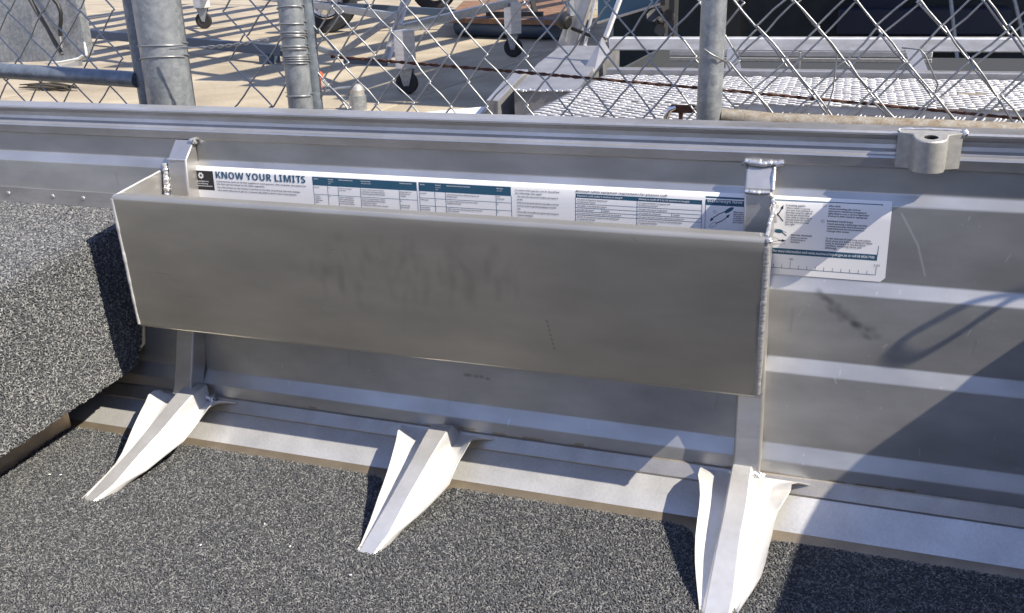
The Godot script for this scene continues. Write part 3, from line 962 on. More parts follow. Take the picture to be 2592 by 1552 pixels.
	tm.uv1_triplanar = false
	tm.uv1_scale = Vector3.ONE
	tm.texture_repeat = false
	tm.roughness_texture = null
	tm.roughness = 0.42
	M.tray = tm
	lift.call(part("folded_front", s, tm, tray))
	for x in [xl - 0.003, xr]:
		s = st()
		var poly := [Vector2(hull_z(-0.3) + 0.024, -0.289), Vector2(0.1385, -0.3035), Vector2(0.1292, -0.4985), Vector2(0.0635, -0.4985), Vector2(0.046, -0.40), Vector2(0.033, -0.32)]
		if x < -0.5:
			poly = [Vector2(0.028, -0.2885), Vector2(0.1385, -0.3035), Vector2(0.1292, -0.4985), Vector2(0.0635, -0.4985), Vector2(0.046, -0.40), Vector2(0.033, -0.32)]
		prism(s, poly, Vector3(x, 0, 0), Vector3.BACK, Vector3.UP, Vector3(0.003, 0, 0))
		lift.call(part("end_plate", s, M.alu, tray))
	lift.call(weld_part(tray, [Vector3(xr + 0.0022, -0.311, 0.1352), Vector3(xr + 0.0022, -0.40, 0.1308), Vector3(xr + 0.0022, -0.497, 0.1248)], 0.0043, 0.0050, 0.03, "stacked_weld", M.weld))
	lift.call(weld_part(tray, [Vector3(xr + 0.003, -0.3025, 0.1335), Vector3(xr + 0.004, -0.3075, 0.1345)], 0.0055, 0.006, 0.15, "weld", M.weld))
	lift.call(weld_part(tray, [Vector3(xr + 0.0015, -0.3015, 0.134), Vector3(xr + 0.0015, -0.294, 0.08), Vector3(xr + 0.0015, -0.2885, 0.032)], 0.0024, 0.006, 0.15, "weld", M.weld))
	lift.call(weld_part(tray, [Vector3(xr + 0.0015, -0.2885, 0.034), Vector3(xr - 0.001, -0.286, 0.030), Vector3(xr - 0.004, -0.279, 0.0295)], 0.0036, 0.006, 0.3, "weld", M.weld))
	lift.call(weld_part(tray, [Vector3(xr - 0.006, -0.3020, 0.1325), Vector3(xr - 0.006, -0.3025, 0.118)], 0.0026, 0.006, 0.3, "weld", M.weld))
	lift.call(weld_part(tray, [Vector3(xr + 0.002, -0.292, 0.036), Vector3(xr + 0.002, -0.31, 0.036)], 0.0030, 0.006, 0.3, "weld", M.weld))
	lift.call(weld_part(tray, [Vector3(xl - 0.002, -0.305, 0.1375), Vector3(xl - 0.002, -0.40, 0.1330), Vector3(xl - 0.002, -0.498, 0.1275)], 0.0030, 0.016, 0.08, "weld", M.alu_bright))
	lift.call(weld_part(tray, [Vector3(xl - 0.002, -0.3035, 0.136), Vector3(xl - 0.0015, -0.296, 0.085), Vector3(xl - 0.001, -0.289, 0.032)], 0.0016, 0.014, 0.1, "weld", M.alu_bright))
	lift.call(weld_part(tray, [Vector3(-0.9470, -0.277, 0.0275), Vector3(-0.9465, -0.30, 0.0310), Vector3(-0.9455, -0.336, 0.0365)], 0.0043, 0.0044, 0.2, "stacked_weld", M.weld))
	# rowlock block
	s = st()
	var plan: Array = [Vector2(0.0630, 0.0045), Vector2(0.0632, 0.0145), Vector2(0.077, 0.0180)]
	for k in 15:
		var a := PI - PI * k / 14.0
		plan.append(Vector2(0.0965 + 0.0178 * cos(a), 0.0275 + 0.0172 * sin(a)))
	plan.append_array([Vector2(0.1160, 0.0180), Vector2(0.1312, 0.0110), Vector2(0.1312, 0.0045)])
	var hole: Array = []
	for k in 18:
		var a := TAU * k / 18
		hole.append(Vector2(0.0968 + 0.0078 * cos(a), 0.0285 + 0.0078 * sin(a)))
	var top_y := func(z: float) -> float:
		return -0.2000 - (z - 0.0045) * 0.15
	var mid := Vector2(0.0968, 0.020)
	var inner: Array = []
	for k in plan.size():
		inner.append(plan[k] + (mid - plan[k]).normalized() * 0.0012)
	for k in plan.size() - 1:
		var a: Vector2 = plan[k]
		var b: Vector2 = plan[k + 1]
		var ya: float = top_y.call(a.y) - 0.0012
		var yb: float = top_y.call(b.y) - 0.0012
		quad(s, Vector3(a.x, ya, a.y), Vector3(b.x, yb, b.y), Vector3(b.x, -0.2415, b.y), Vector3(a.x, -0.2415, a.y), -1 if k < 3 or k > 15 else 7777)
		quad(s, Vector3(a.x, ya, a.y), Vector3(b.x, yb, b.y), Vector3(inner[k + 1].x, top_y.call(inner[k + 1].y), inner[k + 1].y), Vector3(inner[k].x, top_y.call(inner[k].y), inner[k].y))
	for lr in [-1.0, 1.0]:
		var clip := PackedVector2Array([Vector2(mid.x, -0.1), Vector2(mid.x + lr * 0.1, -0.1), Vector2(mid.x + lr * 0.1, 0.2), Vector2(mid.x, 0.2)])
		for piece in Geometry2D.intersect_polygons(PackedVector2Array(inner), clip):
			for c in Geometry2D.clip_polygons(piece, PackedVector2Array(hole)):
				var t := Geometry2D.triangulate_polygon(c)
				for i in range(0, t.size(), 3):
					var q := []
					for e in 3:
						var v: Vector2 = c[t[i + e]]
						q.append(Vector3(v.x, top_y.call(v.y), v.y))
					tri(s, q[0], q[1], q[2])
	smooth_group += 1
	for k in 18:
		var a: Vector2 = hole[k]
		var b: Vector2 = hole[(k + 1) % 18]
		quad(s, Vector3(a.x, top_y.call(a.y), a.y), Vector3(b.x, top_y.call(b.y), b.y), Vector3(b.x, -0.2405, b.y), Vector3(a.x, -0.2405, a.y), smooth_group)
	var bt := Geometry2D.triangulate_polygon(PackedVector2Array(plan))
	for i in range(0, bt.size(), 3):
		tri(s, Vector3(plan[bt[i]].x, -0.2415, plan[bt[i]].y), Vector3(plan[bt[i + 1]].x, -0.2415, plan[bt[i + 1]].y), Vector3(plan[bt[i + 2]].x, -0.2415, plan[bt[i + 2]].y))
	var block := part("rowlock_block", s, M.cast, boat)
	s = st()
	lathe(s, [Vector2(0.0074, -0.0006), Vector2(0.0069, -0.0002), Vector2(0.0064, -0.002), Vector2(0.0064, -0.034), Vector2(0.0, -0.034)], Vector3(0.0968, -0.2036, 0.0285), Vector3(0, 1, 0.15), 18)
	part("hole_shade", s, M.black, block)  # black lining added in the hole, where there is only shade
	block.set_meta("label", "grey cast rowlock block with a round hole, welded on the gunwale")
	weld_part(block, [Vector3(0.0625, -0.201, 0.010), Vector3(0.0635, -0.1995, 0.004), Vector3(0.098, -0.1985, 0.0035), Vector3(0.130, -0.1995, 0.004)], 0.0014, 0.010, 0.15, "weld", M.weld)
	weld_part(block, [Vector3(0.131, -0.2005, 0.007), Vector3(0.1355, -0.2035, 0.008)], 0.0040, 0.004, 0.3, "weld", M.weld)
	# riveted strip above the bench
	s = st()
	var strip := []
	for y in [-0.3345, -0.348, -0.364]:
		strip.append(PackedVector3Array([Vector3(-1.75, y, hull_z(y) + 0.0024), Vector3(-1.290, y, hull_z(y) + 0.0024), Vector3(-1.06, y, hull_z(y) + 0.0024)]))
	grid(s, strip)
	quad(s, strip[0][0], strip[0][2], strip[0][2] - Vector3(0, 0, 0.002), strip[0][0] - Vector3(0, 0, 0.002))
	quad(s, strip[0][2], strip[2][2], strip[2][2] - Vector3(0, 0, 0.002), strip[0][2] - Vector3(0, 0, 0.002))
	var rs := part("riveted_strip", s, M.alu, boat)
	var rv := st()
	lathe(rv, [Vector2(0.0042, 0), Vector2(0.0040, 0.0009), Vector2(0.0028, 0.0019), Vector2(0.0, 0.0023)], Vector3.ZERO, Vector3.BACK, 14)
	var rm := mesh_of(rv, M.alu)
	for x in [-1.281, -1.190, -1.129, -1.38, -1.47]:
		var o := MeshInstance3D.new()
		o.name = "rivet"
		o.mesh = rm
		rs.add_child(o, true)
		o.position = Vector3(x, -0.3455, hull_z(-0.3455) + 0.0024)
	# carpeted bench across the boat
	var face: Array = [Vector2(0.014, -0.361), Vector2(0.137, -0.3755), Vector2(0.30, -0.391), Vector2(0.45, -0.399), Vector2(1.05, -0.399), Vector2(1.363, -0.3755), Vector2(1.486, -0.361), Vector2(1.483, -0.40), Vector2(1.468, -0.46), Vector2(1.442, -0.56), Vector2(1.425, -0.592), Vector2(1.389, -0.597), Vector2(1.15, -0.610), Vector2(0.75, -0.616), Vector2(0.352, -0.610), Vector2(0.174, -0.601), Vector2(0.111, -0.597), Vector2(0.078, -0.592), Vector2(0.058, -0.56), Vector2(0.032, -0.46), Vector2(0.017, -0.40)]
	s = st()
	var rings := []
	for e in [[-1.0205, 0.0125], [-1.0225, 0.006], [-1.028, 0.0018], [-1.036, 0.0], [X0 + 0.02, 0.0]]:
		var row := PackedVector3Array()
		for k in face.size():
			var p: Vector2 = face[k]
			row.append(Vector3(e[0], p.y - (e[1] if k < 7 else 0.0), p.x))
		rings.append(row)
	grid(s, rings, true, false)
	var ft := Geometry2D.triangulate_polygon(PackedVector2Array(face))
	for i in range(0, ft.size(), 3):
		tri(s, rings[0][ft[i]], rings[0][ft[i + 1]], rings[0][ft[i + 2]])
	var bench := part("carpeted_bench", s, M.carpet_base, boat)
	bench.set_meta("label", "grey carpeted bench at the left, across the boat")
	var places := []
	var normals := []
	var fp := PackedVector2Array(face)
	var step := 0.0024
	var z := 0.02
	while z < 0.40:
		var y := -0.37
		while y > -0.615:
			var q := Vector2(z + rng.randf_range(-1, 1) * step * 0.6, y + rng.randf_range(-1, 1) * step * 0.6)
			if in_poly(q, fp):
				var below := 0.0
				while below < 0.0125 and in_poly(q + Vector2(0, below + 0.001), fp):
					below += 0.001
				var k := 1.0 - below / 0.0125
				var rx := -1.0205
				if below < 0.006:
					rx = lerpf(-1.0285, -1.0225, clampf((below - 0.0015) / 0.0045, 0, 1))
				elif below < 0.0125:
					rx = lerpf(-1.0225, -1.0205, (below - 0.006) / 0.0065)
				places.append(Vector3(rx + 0.0006, q.y, q.x))
				normals.append(Vector3(1, k * 1.1, 0).normalized())
			y -= step
		z += step
	var x := -1.0225
	while x > -1.40:
		z = 0.014
		while z < 0.42:
			var q := Vector2(x + rng.randf_range(-1, 1) * step * 0.6, z + rng.randf_range(-1, 1) * step * 0.6)
			var yy := lerpf(-0.361, -0.3755, clampf((q.y - 0.014) / 0.123, 0, 1)) + lerpf(0.0, -0.0155, clampf((q.y - 0.137) / 0.163, 0, 1)) + lerpf(0.0, -0.008, clampf((q.y - 0.30) / 0.15, 0, 1))
			var k := clampf((q.x + 1.036) / 0.0155, 0, 1)
			var ry := lerpf(0.0, 0.0018, clampf((q.x + 1.036) / 0.008, 0, 1)) + lerpf(0.0, 0.0042, clampf((q.x + 1.028) / 0.0055, 0, 1))
			places.append(Vector3(q.x, yy - ry + 0.0006, q.y))
			normals.append(Vector3(k * 0.8, 1, 0.08).normalized())
			z += step
		x -= step
	pile(places, normals, bench, 1.0)
	s = st()
	box(s, Vector3(-1.119, -0.645, 0.75), Vector3(0.012, 0.096, 1.22), Basis(), 0.001)
	part("kick_board", s, M.floor, boat)
	s = st()
	box(s, Vector3(0.66, -0.24, 1.02), Vector3(0.62, 0.9, 0.74), Basis(), 0.03)
	part("unseen_dark_block", s, M.dark, boat)  # unseen dark block, placed to darken the right end of the side plate
	# unseen thwart, outside the picture: placed to throw the large shadow at the right
	s = st()
	prism(s, [Vector2(0.432, 0.12), Vector2(0.446, 0.214), Vector2(0.428, 0.36), Vector2(0.42, BEAM - 0.1), Vector2(0.44, BEAM - 0.02), Vector2(0.95, BEAM - 0.02), Vector2(0.95, 0.02), Vector2(0.436, 0.016)], Vector3(0, -0.224, 0), Vector3.RIGHT, Vector3.BACK, Vector3(0, -0.19, 0))
	part("unseen_thwart", s, M.alu, boat)
	s = st()
	box(s, Vector3(0.70, -0.55, 0.75), Vector3(0.46, 0.28, 1.25), Basis(), 0.006)
	part("unseen_thwart_box", s, M.alu, boat)
	s = st()
	var loop := Curve3D.new()
	for q in [[Vector3(0.605, -0.215, 0.076), Vector3(0, 0.12, 0)], [Vector3(0.620, 0.020, 0.075), Vector3(-0.03, 0.01, 0)], [Vector3(0.4135, -0.1260, 0.073), Vector3(-0.02, -0.016, 0)], [Vector3(0.4040, -0.1600, 0.075), Vector3(0.016, -0.004, 0)], [Vector3(0.4560, -0.1290, 0.073), Vector3(0.02, 0.017, 0)], [Vector3(0.640, 0.020, 0.0745), Vector3(0.012, -0.03, 0)], [Vector3(0.645, -0.215, 0.076), Vector3(0, -0.02, 0)]]:
		loop.add_point(q[0], -q[1], q[1])
	loop.bake_interval = 0.012
	tube(s, Array(loop.get_baked_points()), 0.0030, 8)
	part("unseen_loop", s, M.galv, boat)  # unseen loop, shaped to throw the thin hairpin shadow on the side plate

func build_carpet() -> void:
	var c := thing("floor_carpet", "dark grey flecked carpet on the boat's floor, cut out around three floor ribs", "carpet", Vector3(-0.4, FLOOR - 0.008, 0.6))
	var outline: Array = [Vector2(0.42, 0.141), Vector2(0.2, 0.1405), Vector2(-0.005, 0.1415), Vector2(-0.028, 0.1415), Vector2(-0.0375, 0.150), Vector2(-0.039, 0.172), Vector2(-0.042, 0.208), Vector2(-0.0485, 0.244), Vector2(-0.061, 0.270), Vector2(-0.066, 0.290), Vector2(-0.070, 0.312), Vector2(-0.097, 0.313), Vector2(-0.102, 0.280), Vector2(-0.112, 0.250), Vector2(-0.120, 0.206), Vector2(-0.126, 0.170), Vector2(-0.131, 0.153), Vector2(-0.142, 0.143), Vector2(-0.16, 0.1395),
		Vector2(-0.36, 0.1385), Vector2(-0.440, 0.137), Vector2(-0.456, 0.140), Vector2(-0.467, 0.150), Vector2(-0.477, 0.206), Vector2(-0.489, 0.265), Vector2(-0.495, 0.312), Vector2(-0.516, 0.314), Vector2(-0.534, 0.240), Vector2(-0.548, 0.186), Vector2(-0.556, 0.160), Vector2(-0.568, 0.143), Vector2(-0.585, 0.136),
		Vector2(-0.88, 0.137), Vector2(-0.902, 0.141), Vector2(-0.910, 0.155), Vector2(-0.908, 0.222), Vector2(-0.916, 0.270), Vector2(-0.917, 0.312), Vector2(-0.936, 0.313), Vector2(-0.955, 0.232), Vector2(-0.970, 0.196), Vector2(-0.985, 0.152), Vector2(-0.995, 0.141), Vector2(-1.07, 0.139), Vector2(-1.103, 0.141), Vector2(-1.114, 0.149), Vector2(-1.100, 0.295), Vector2(-1.095, 0.62), Vector2(-1.095, BEAM - 0.15), Vector2(0.42, BEAM - 0.15)]
	var s := st()
	prism(s, outline, Vector3(0, FLOOR - 0.009, 0), Vector3.RIGHT, Vector3.BACK, Vector3(0, 0.008, 0))
	part("backing", s, M.carpet_base, c)
	var poly := PackedVector2Array(outline)
	var places := []
	var normals := []
	var step := 0.0024
	var x := -1.12
	while x < 0.30:
		var z := 0.134
		while z < 0.60:
			var q := Vector2(x + rng.randf_range(-1, 1) * step * 0.6, z + rng.randf_range(-1, 1) * step * 0.6)
			# only as far as the picture can see
			if z < 0.60 - (x + 0.8) * 0.27 and in_poly(q, poly):
				places.append(Vector3(q.x, FLOOR - 0.001, q.y))
				normals.append(Vector3.UP)
			z += step
		x += step
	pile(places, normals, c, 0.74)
	# crumbs and a straw on the pile
	s = st()
	for q in [Vector2(-1.028, 0.275), Vector2(-1.012, 0.271), Vector2(-0.71, 0.36), Vector2(-0.50, 0.36), Vector2(-0.60, 0.33)]:
		box(s, Vector3(q.x, FLOOR + 0.002, q.y), Vector3(0.0035, 0.0015, 0.002), Basis(Vector3.UP, rng.randf() * TAU), 0.0008)
	stuff(part("crumbs", s, M.foam, c))

# ------------------------------------------------------------------ chain link
# one zigzag wire: from column x to column x + dx and back, rows dy apart; y0 is a height where it is at x
func strand(x: float, dx: float, y0: float, dy: float, y_low: float, y_high: float, z: float, slant := 0.0) -> SurfaceTool:
	var s := st()
	var pts := []
	var j0 := int(floor((y_low - y0) / dy))
	var j1 := int(ceil((y_high - y0) / dy))
	var nodes := []
	for j in range(j0, j1 + 1):
		var at_left := posmod(j, 2) == 0
		var y := y0 + j * dy
		nodes.append([Vector3((x if at_left else x + dx) + rng.randf_range(-0.0036, 0.0036) + slant * (y + 0.15), y + rng.randf_range(-0.0036, 0.0036), z), at_left])
	for k in nodes.size():
		var p: Vector3 = nodes[k][0]
		var o := -0.0012 if nodes[k][1] else 0.0012
		if k > 0:
			var q: Vector3 = nodes[k - 1][0]
			pts.append(q.lerp(p, 0.5) + Vector3(rng.randf_range(-0.002, 0.002), rng.randf_range(-0.002, 0.002), 0))
			pts.append(p + (q - p).normalized() * 0.004 + Vector3(0, 0, 0.0018))
		pts.append(p + Vector3(o, 0, 0))
		if k < nodes.size() - 1:
			var q: Vector3 = nodes[k + 1][0]
			pts.append(p + (q - p).normalized() * 0.004 + Vector3(0, 0, -0.0018))
	tube(s, pts, 0.0017, 6)
	return s

func post(s: SurfaceTool, x: float, z: float, r: float, top := 1.25) -> void:
	tube(s, [Vector3(x, GROUND - 0.1, z), Vector3(x, -0.3, z), Vector3(x, top, z)], r, 28)

func tie(s: SurfaceTool, x: float, y: float, z: float, r: float, lean: float, turns := 1.0) -> void:
	var pts := []
	var n := int(22 * turns)
	for k in n + 1:
		var a := TAU * turns * k / n
		pts.append(Vector3(x + cos(a) * r, y + sin(a + 0.6) * lean + 0.0045 * k / 22.0, z + sin(a) * r))
	tube(s, pts, 0.0015, 5)

func build_fence() -> void:
	var f := thing("chain_link_fence", "bare galvanised chain link fence on two steel posts behind the boat", "fence", Vector3(-0.7, GROUND, -0.44))
	var s := st()
	post(s, -1.276, -0.42, 0.0455)
	var big := part("post", s, M.galv, f)
	big.set_meta("label", "thick round galvanised gate post")
	s = st()
	post(s, -0.980, -0.42, 0.0235)
	var slim := part("post", s, M.galv, f)
	slim.set_meta("label", "slender galvanised post wound with tie wire")
	s = st()
	post(s, -0.967, -0.452, 0.0145)
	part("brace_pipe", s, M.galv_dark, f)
	# wires round the posts
	for t in [[-1.276, -0.151, 0.0472, 0.004], [-1.276, -0.176, 0.0472, 0.008], [-0.980, -0.084, 0.025, 0.006], [-0.980, -0.111, 0.025, 0.002], [-0.980, -0.127, 0.025, 0.003], [-0.980, -0.131, 0.025, 0.002], [-0.980, -0.139, 0.025, 0.008], [-0.980, -0.153, 0.0255, 0.004], [-0.980, -0.158, 0.0255, 0.004], [-0.980, -0.170, 0.0255, 0.003], [-0.980, -0.174, 0.0255, 0.003], [-0.980, -0.178, 0.0255, 0.003], [-0.980, -0.183, 0.0255, 0.003], [-0.980, -0.243, 0.025, 0.003]]:
		s = st()
		tie(s, t[0], t[1], -0.42, t[2], t[3])
		part("tie_wire", s, M.wire, f)
	# the doubled wire drawn from post to post
	for ph in [0.0, PI]:
		s = st()
		var pts := []
		for k in 60:
			var t := k / 59.0
			var x := lerpf(-1.222, -1.003, t)
			var tw := clampf((t - 0.25) * 6, 0, 1) * 0.0022
			pts.append(Vector3(x, -0.149 - 0.006 * t + 0.021 * t * t + sin(x * 160 + ph) * tw + (0.003 if ph > 1 else -0.003) * clampf(1 - t * 4, 0, 1), -0.37 + cos(x * 160 + ph) * tw))
		tube(s, pts, 0.0014, 5)
		part("twisted_wire", s, M.wire, f)
	for k in 6:
		var x := -1.105 + k * 0.043
		var up := k % 2 == 1
		s = strand(x - 0.043, 0.043, -0.09 if not up else -0.1345, 0.0445, -0.62, 1.15, -0.45)
		part("wire_strand", s, M.wire, f)
	for k in 21:
		var x := -0.945 + k * 0.0372
		var up := k % 2 == 1
		s = strand(x, 0.0372, -0.125 if not up else -0.169, 0.044, -0.62, 1.15, -0.45)
		part("wire_strand", s, M.wire, f)
	# rusty two-ply wire strung along the foot of the mesh
	for ph in [0.0, PI]:
		s = st()
		var pts := []
		for k in 130:
			var t := k / 129.0
			var x := lerpf(-0.935, 0.55, t)
			var y := -0.174 - 0.085 * (x + 0.935) / 1.2 + 0.010 * sin(PI * clampf((x + 0.935) / 1.2, 0, 1)) * 0.3
			var tw := 0.0018 if x < -0.45 else 0.0012
			pts.append(Vector3(x, y + sin(x * 150 + ph) * tw, -0.472 + cos(x * 150 + ph) * tw))
		tube(s, pts, 0.0019, 5)
		part("rusty_wire", s, M.rust, f)

	# gate at the left
	var g := thing("left_gate", "galvanised pipe gate with chain link, left of the thick post", "gate", Vector3(-2.0, GROUND, -0.44))
	s = st()
	tube(s, [Vector3(-1.350, -0.226, -0.445), Vector3(-1.350, 1.1, -0.445)], 0.0215, 20)
	tube(s, [Vector3(-1.350, -0.2262, -0.445), Vector3(-1.350, -0.78, -0.445)], 0.0205, 20)
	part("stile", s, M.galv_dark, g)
	s = st()
	tube(s, [Vector3(-1.36, -0.2185, -0.43), Vector3(-2.7, -0.166, -0.43)], 0.0165, 16)
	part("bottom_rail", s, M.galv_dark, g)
	s = st()
	tube(s, [Vector3(-1.36, 1.1, -0.43), Vector3(-2.7, 1.1, -0.43)], 0.0165, 16)
	part("top_rail", s, M.galv_dark, g)
	for k in 27:
		var x := -1.402 - k * 0.0455
		var up := k % 2 == 0
		s = strand(x - 0.0455, 0.0455, -0.085 if not up else -0.1335, 0.0485, -0.30, 1.08, -0.448)
		part("wire_strand", s, M.wire, g)

	# gate at the right
	var r := thing("right_gate", "galvanised pipe gate with a double layer of chain link, right of the picture", "gate", Vector3(0.3, GROUND, -0.44))
	s = st()
	tube(s, [Vector3(-0.2085, -0.30, -0.42), Vector3(-0.2085, 1.1, -0.42)], 0.0205, 28)
	part("stile", s, M.galv, r)
	s = st()
	tube(s, [Vector3(-0.188, -0.262, -0.425), Vector3(-0.150, -0.2645, -0.425), Vector3(-0.110, -0.2695, -0.425)], [0.0145, 0.016, 0.0175], 18)
	tube(s, [Vector3(-0.112, -0.2695, -0.425), Vector3(0.9, -0.2845, -0.425)], 0.0175, 18)
	part("bottom_rail", s, M.rust_pipe, r)
	for k in 22:
		var x := -0.184 + k * 0.0452
		var up := k % 2 == 0
		s = strand(x, 0.0452, -0.17 if up else -0.12, 0.05, -0.30 if k % 5 else -0.27, 1.08, -0.445)
		part("wire_strand", s, M.wire, r)
	for k in 22:
		var x := -0.178 + k * 0.0455
		var up := k % 2 == 0
		s = strand(x, 0.0455, -0.183 if up else -0.133, 0.0502, -0.29, 1.08, -0.462, 0.02)
		part("wire_strand", s, M.wire, r)
	# loose ends of wire
	s = st()
	tube(s, [Vector3(-0.218, -0.150, -0.398), Vector3(-0.205, -0.158, -0.396), Vector3(-0.190, -0.166, -0.402), Vector3(-0.186, -0.172, -0.43), Vector3(-0.180, -0.188, -0.445)], 0.0014, 5)
	part("loose_wire", s, M.wire, r)
	s = st()
	tube(s, [Vector3(0.078, -0.150, -0.44), Vector3(0.104, -0.152, -0.435), Vector3(0.112, -0.160, -0.435), Vector3(0.136, -0.205, -0.44), Vector3(0.134, -0.217, -0.445)], 0.0014, 5)
	part("loose_wire", s, M.wire, r)
	s = st()
	tube(s, [Vector3(-0.016, -0.16, -0.435), Vector3(-0.017, -0.215, -0.436), Vector3(-0.022, -0.24, -0.44), Vector3(-0.027, -0.285, -0.44)], 0.0013, 5)
	part("loose_wire", s, M.wire, r)
	# latch on the stile
	s = st()
	box(s, Vector3(-0.262, -0.2595, -0.49), Vector3(0.045, 0.014, 0.006), Basis(), 0.0015)
	box(s, Vector3(-0.266, -0.285, -0.49), Vector3(0.007, 0.042, 0.005), Basis(), 0.001)
	part("latch_plate", s, M.rust, r)
	s = st()
	tube(s, [Vector3(-0.292, -0.300, -0.488), Vector3(-0.291, -0.272, -0.486), Vector3(-0.284, -0.260, -0.484), Vector3(-0.274, -0.256, -0.484)], [0.0055, 0.0055, 0.005, 0.003], 10)
	part("latch_hook", s, M.chrome, r)

# ------------------------------------------------------------------ the yard
func build_yard() -> void:
	var s := st()
	quad(s, Vector3(-150, GROUND - 0.03, 40), Vector3(-150, GROUND - 0.03, -150), Vector3(100, GROUND - 0.03, -150), Vector3(100, GROUND - 0.03, 40))
	setting("ground", s, M.concrete)
	var yard := Node3D.new()
	yard.name = "concrete_yard"
	add_child(yard)
	yard.set_meta("kind", "structure")
	yard.set_meta("label", "pale concrete yard poured in square slabs")
	s = st()
	box(s, Vector3.ZERO, Vector3(2.994, 0.03, 2.994), Basis(), 0.004)
	var slab := mesh_of(s, M.concrete)
	for i in range(-5, 3):
		for j in range(-6, 2):
			var o := MeshInstance3D.new()
			o.name = "slab"
			o.mesh = slab
			yard.add_child(o, true)
			o.position = Vector3(i * 3.0 - 1.1, GROUND - 0.015 + rng.randf_range(-0.0015, 0.0015), j * 3.0 + 1.3)

func castor(cr: Node3D, at: Vector3, turn: float, r: float, fork: float, leg_w: float, leg_top: float, grey_wheel := false) -> void:
	# a square leg on a castor: at is the point of the wheel on the ground
	var b := Basis(Vector3.UP, turn)
	var c := at + Vector3(0, r, 0)
	var s := st()
	lathe(s, [Vector2(0.012, -0.021), Vector2(r * 0.62, -0.021), Vector2(r * 0.66, -0.024), Vector2(r * 0.93, -0.022), Vector2(r, -0.013), Vector2(r, 0.013), Vector2(r * 0.93, 0.022), Vector2(r * 0.66, 0.024), Vector2(r * 0.62, 0.021), Vector2(0.012, 0.021)], c, b * Vector3.RIGHT, 26)
	var wheel := part("wheel", s, M.rubber_grey if grey_wheel else M.rubber, cr)
	s = st()
	lathe(s, [Vector2(0.0, -0.034), Vector2(0.012, -0.034), Vector2(0.012, 0.034), Vector2(0.0, 0.034)], c, b * Vector3.RIGHT, 12)
	part("axle", s, M.galv, wheel)
	s = st()
	for sg in [-1.0, 1.0]:
		var o := c + b * Vector3(0.028 * sg, 0, 0)
		prism(s, [Vector2(-0.018, -0.018), Vector2(0.018, -0.018), Vector2(leg_w * 0.48, fork), Vector2(-leg_w * 0.48, fork)], o, b * Vector3.FORWARD, Vector3.UP, b * Vector3(0.004, 0, 0))
	box(s, c + Vector3(0, fork + 0.003, 0), Vector3(leg_w, 0.006, leg_w), b, 0.002)
	part("fork", s, M.galv, cr)
	s = st()
	box(s, Vector3(c.x, (c.y + fork + 0.006 + leg_top) / 2, c.z), Vector3(leg_w, leg_top - c.y - fork - 0.006, leg_w), b * Basis(Vector3.UP, 0.9), 0.004)
	part("leg", s, M.alu_bright, cr)

func tyre(o: Node3D, c: Vector3, axis: Vector3, r: float, w: float, rim: float) -> void:
	var s := st()
	var h := w / 2
	lathe(s, [Vector2(rim, -h * 0.8), Vector2(r * 0.8, -h), Vector2(r * 0.95, -h * 0.92), Vector2(r, -h * 0.7), Vector2(r, h * 0.7), Vector2(r * 0.95, h * 0.92), Vector2(r * 0.8, h), Vector2(rim, h * 0.8)], c, axis, 40)
	var t := part("tyre", s, M.rubber, o)
	s = st()
	lathe(s, [Vector2(rim * 1.03, h * 0.82), Vector2(rim * 0.98, h * 0.86), Vector2(rim * 0.9, h * 0.70), Vector2(rim * 0.86, h * 0.25), Vector2(rim * 0.42, h * 0.35), Vector2(rim * 0.38, h * 0.75), Vector2(rim * 0.18, h * 0.8), Vector2(0, h * 0.8)], c, axis, 40)
	part("rim", s, M.chrome, t)
	s = st()
	var z := axis.normalized()
	var x := Vector3.UP.cross(z).normalized()
	for k in 6:
		var a := TAU * k / 6
		bar(s, c + z * h * 0.5 + (x * cos(a) + Vector3.UP * sin(a)) * rim * 0.36, c + z * h * 0.45 + (x * cos(a) + Vector3.UP * sin(a)) * rim * 0.9, 0.05, 0.02, z)
	part("spoke", s, M.alu_bright, t)

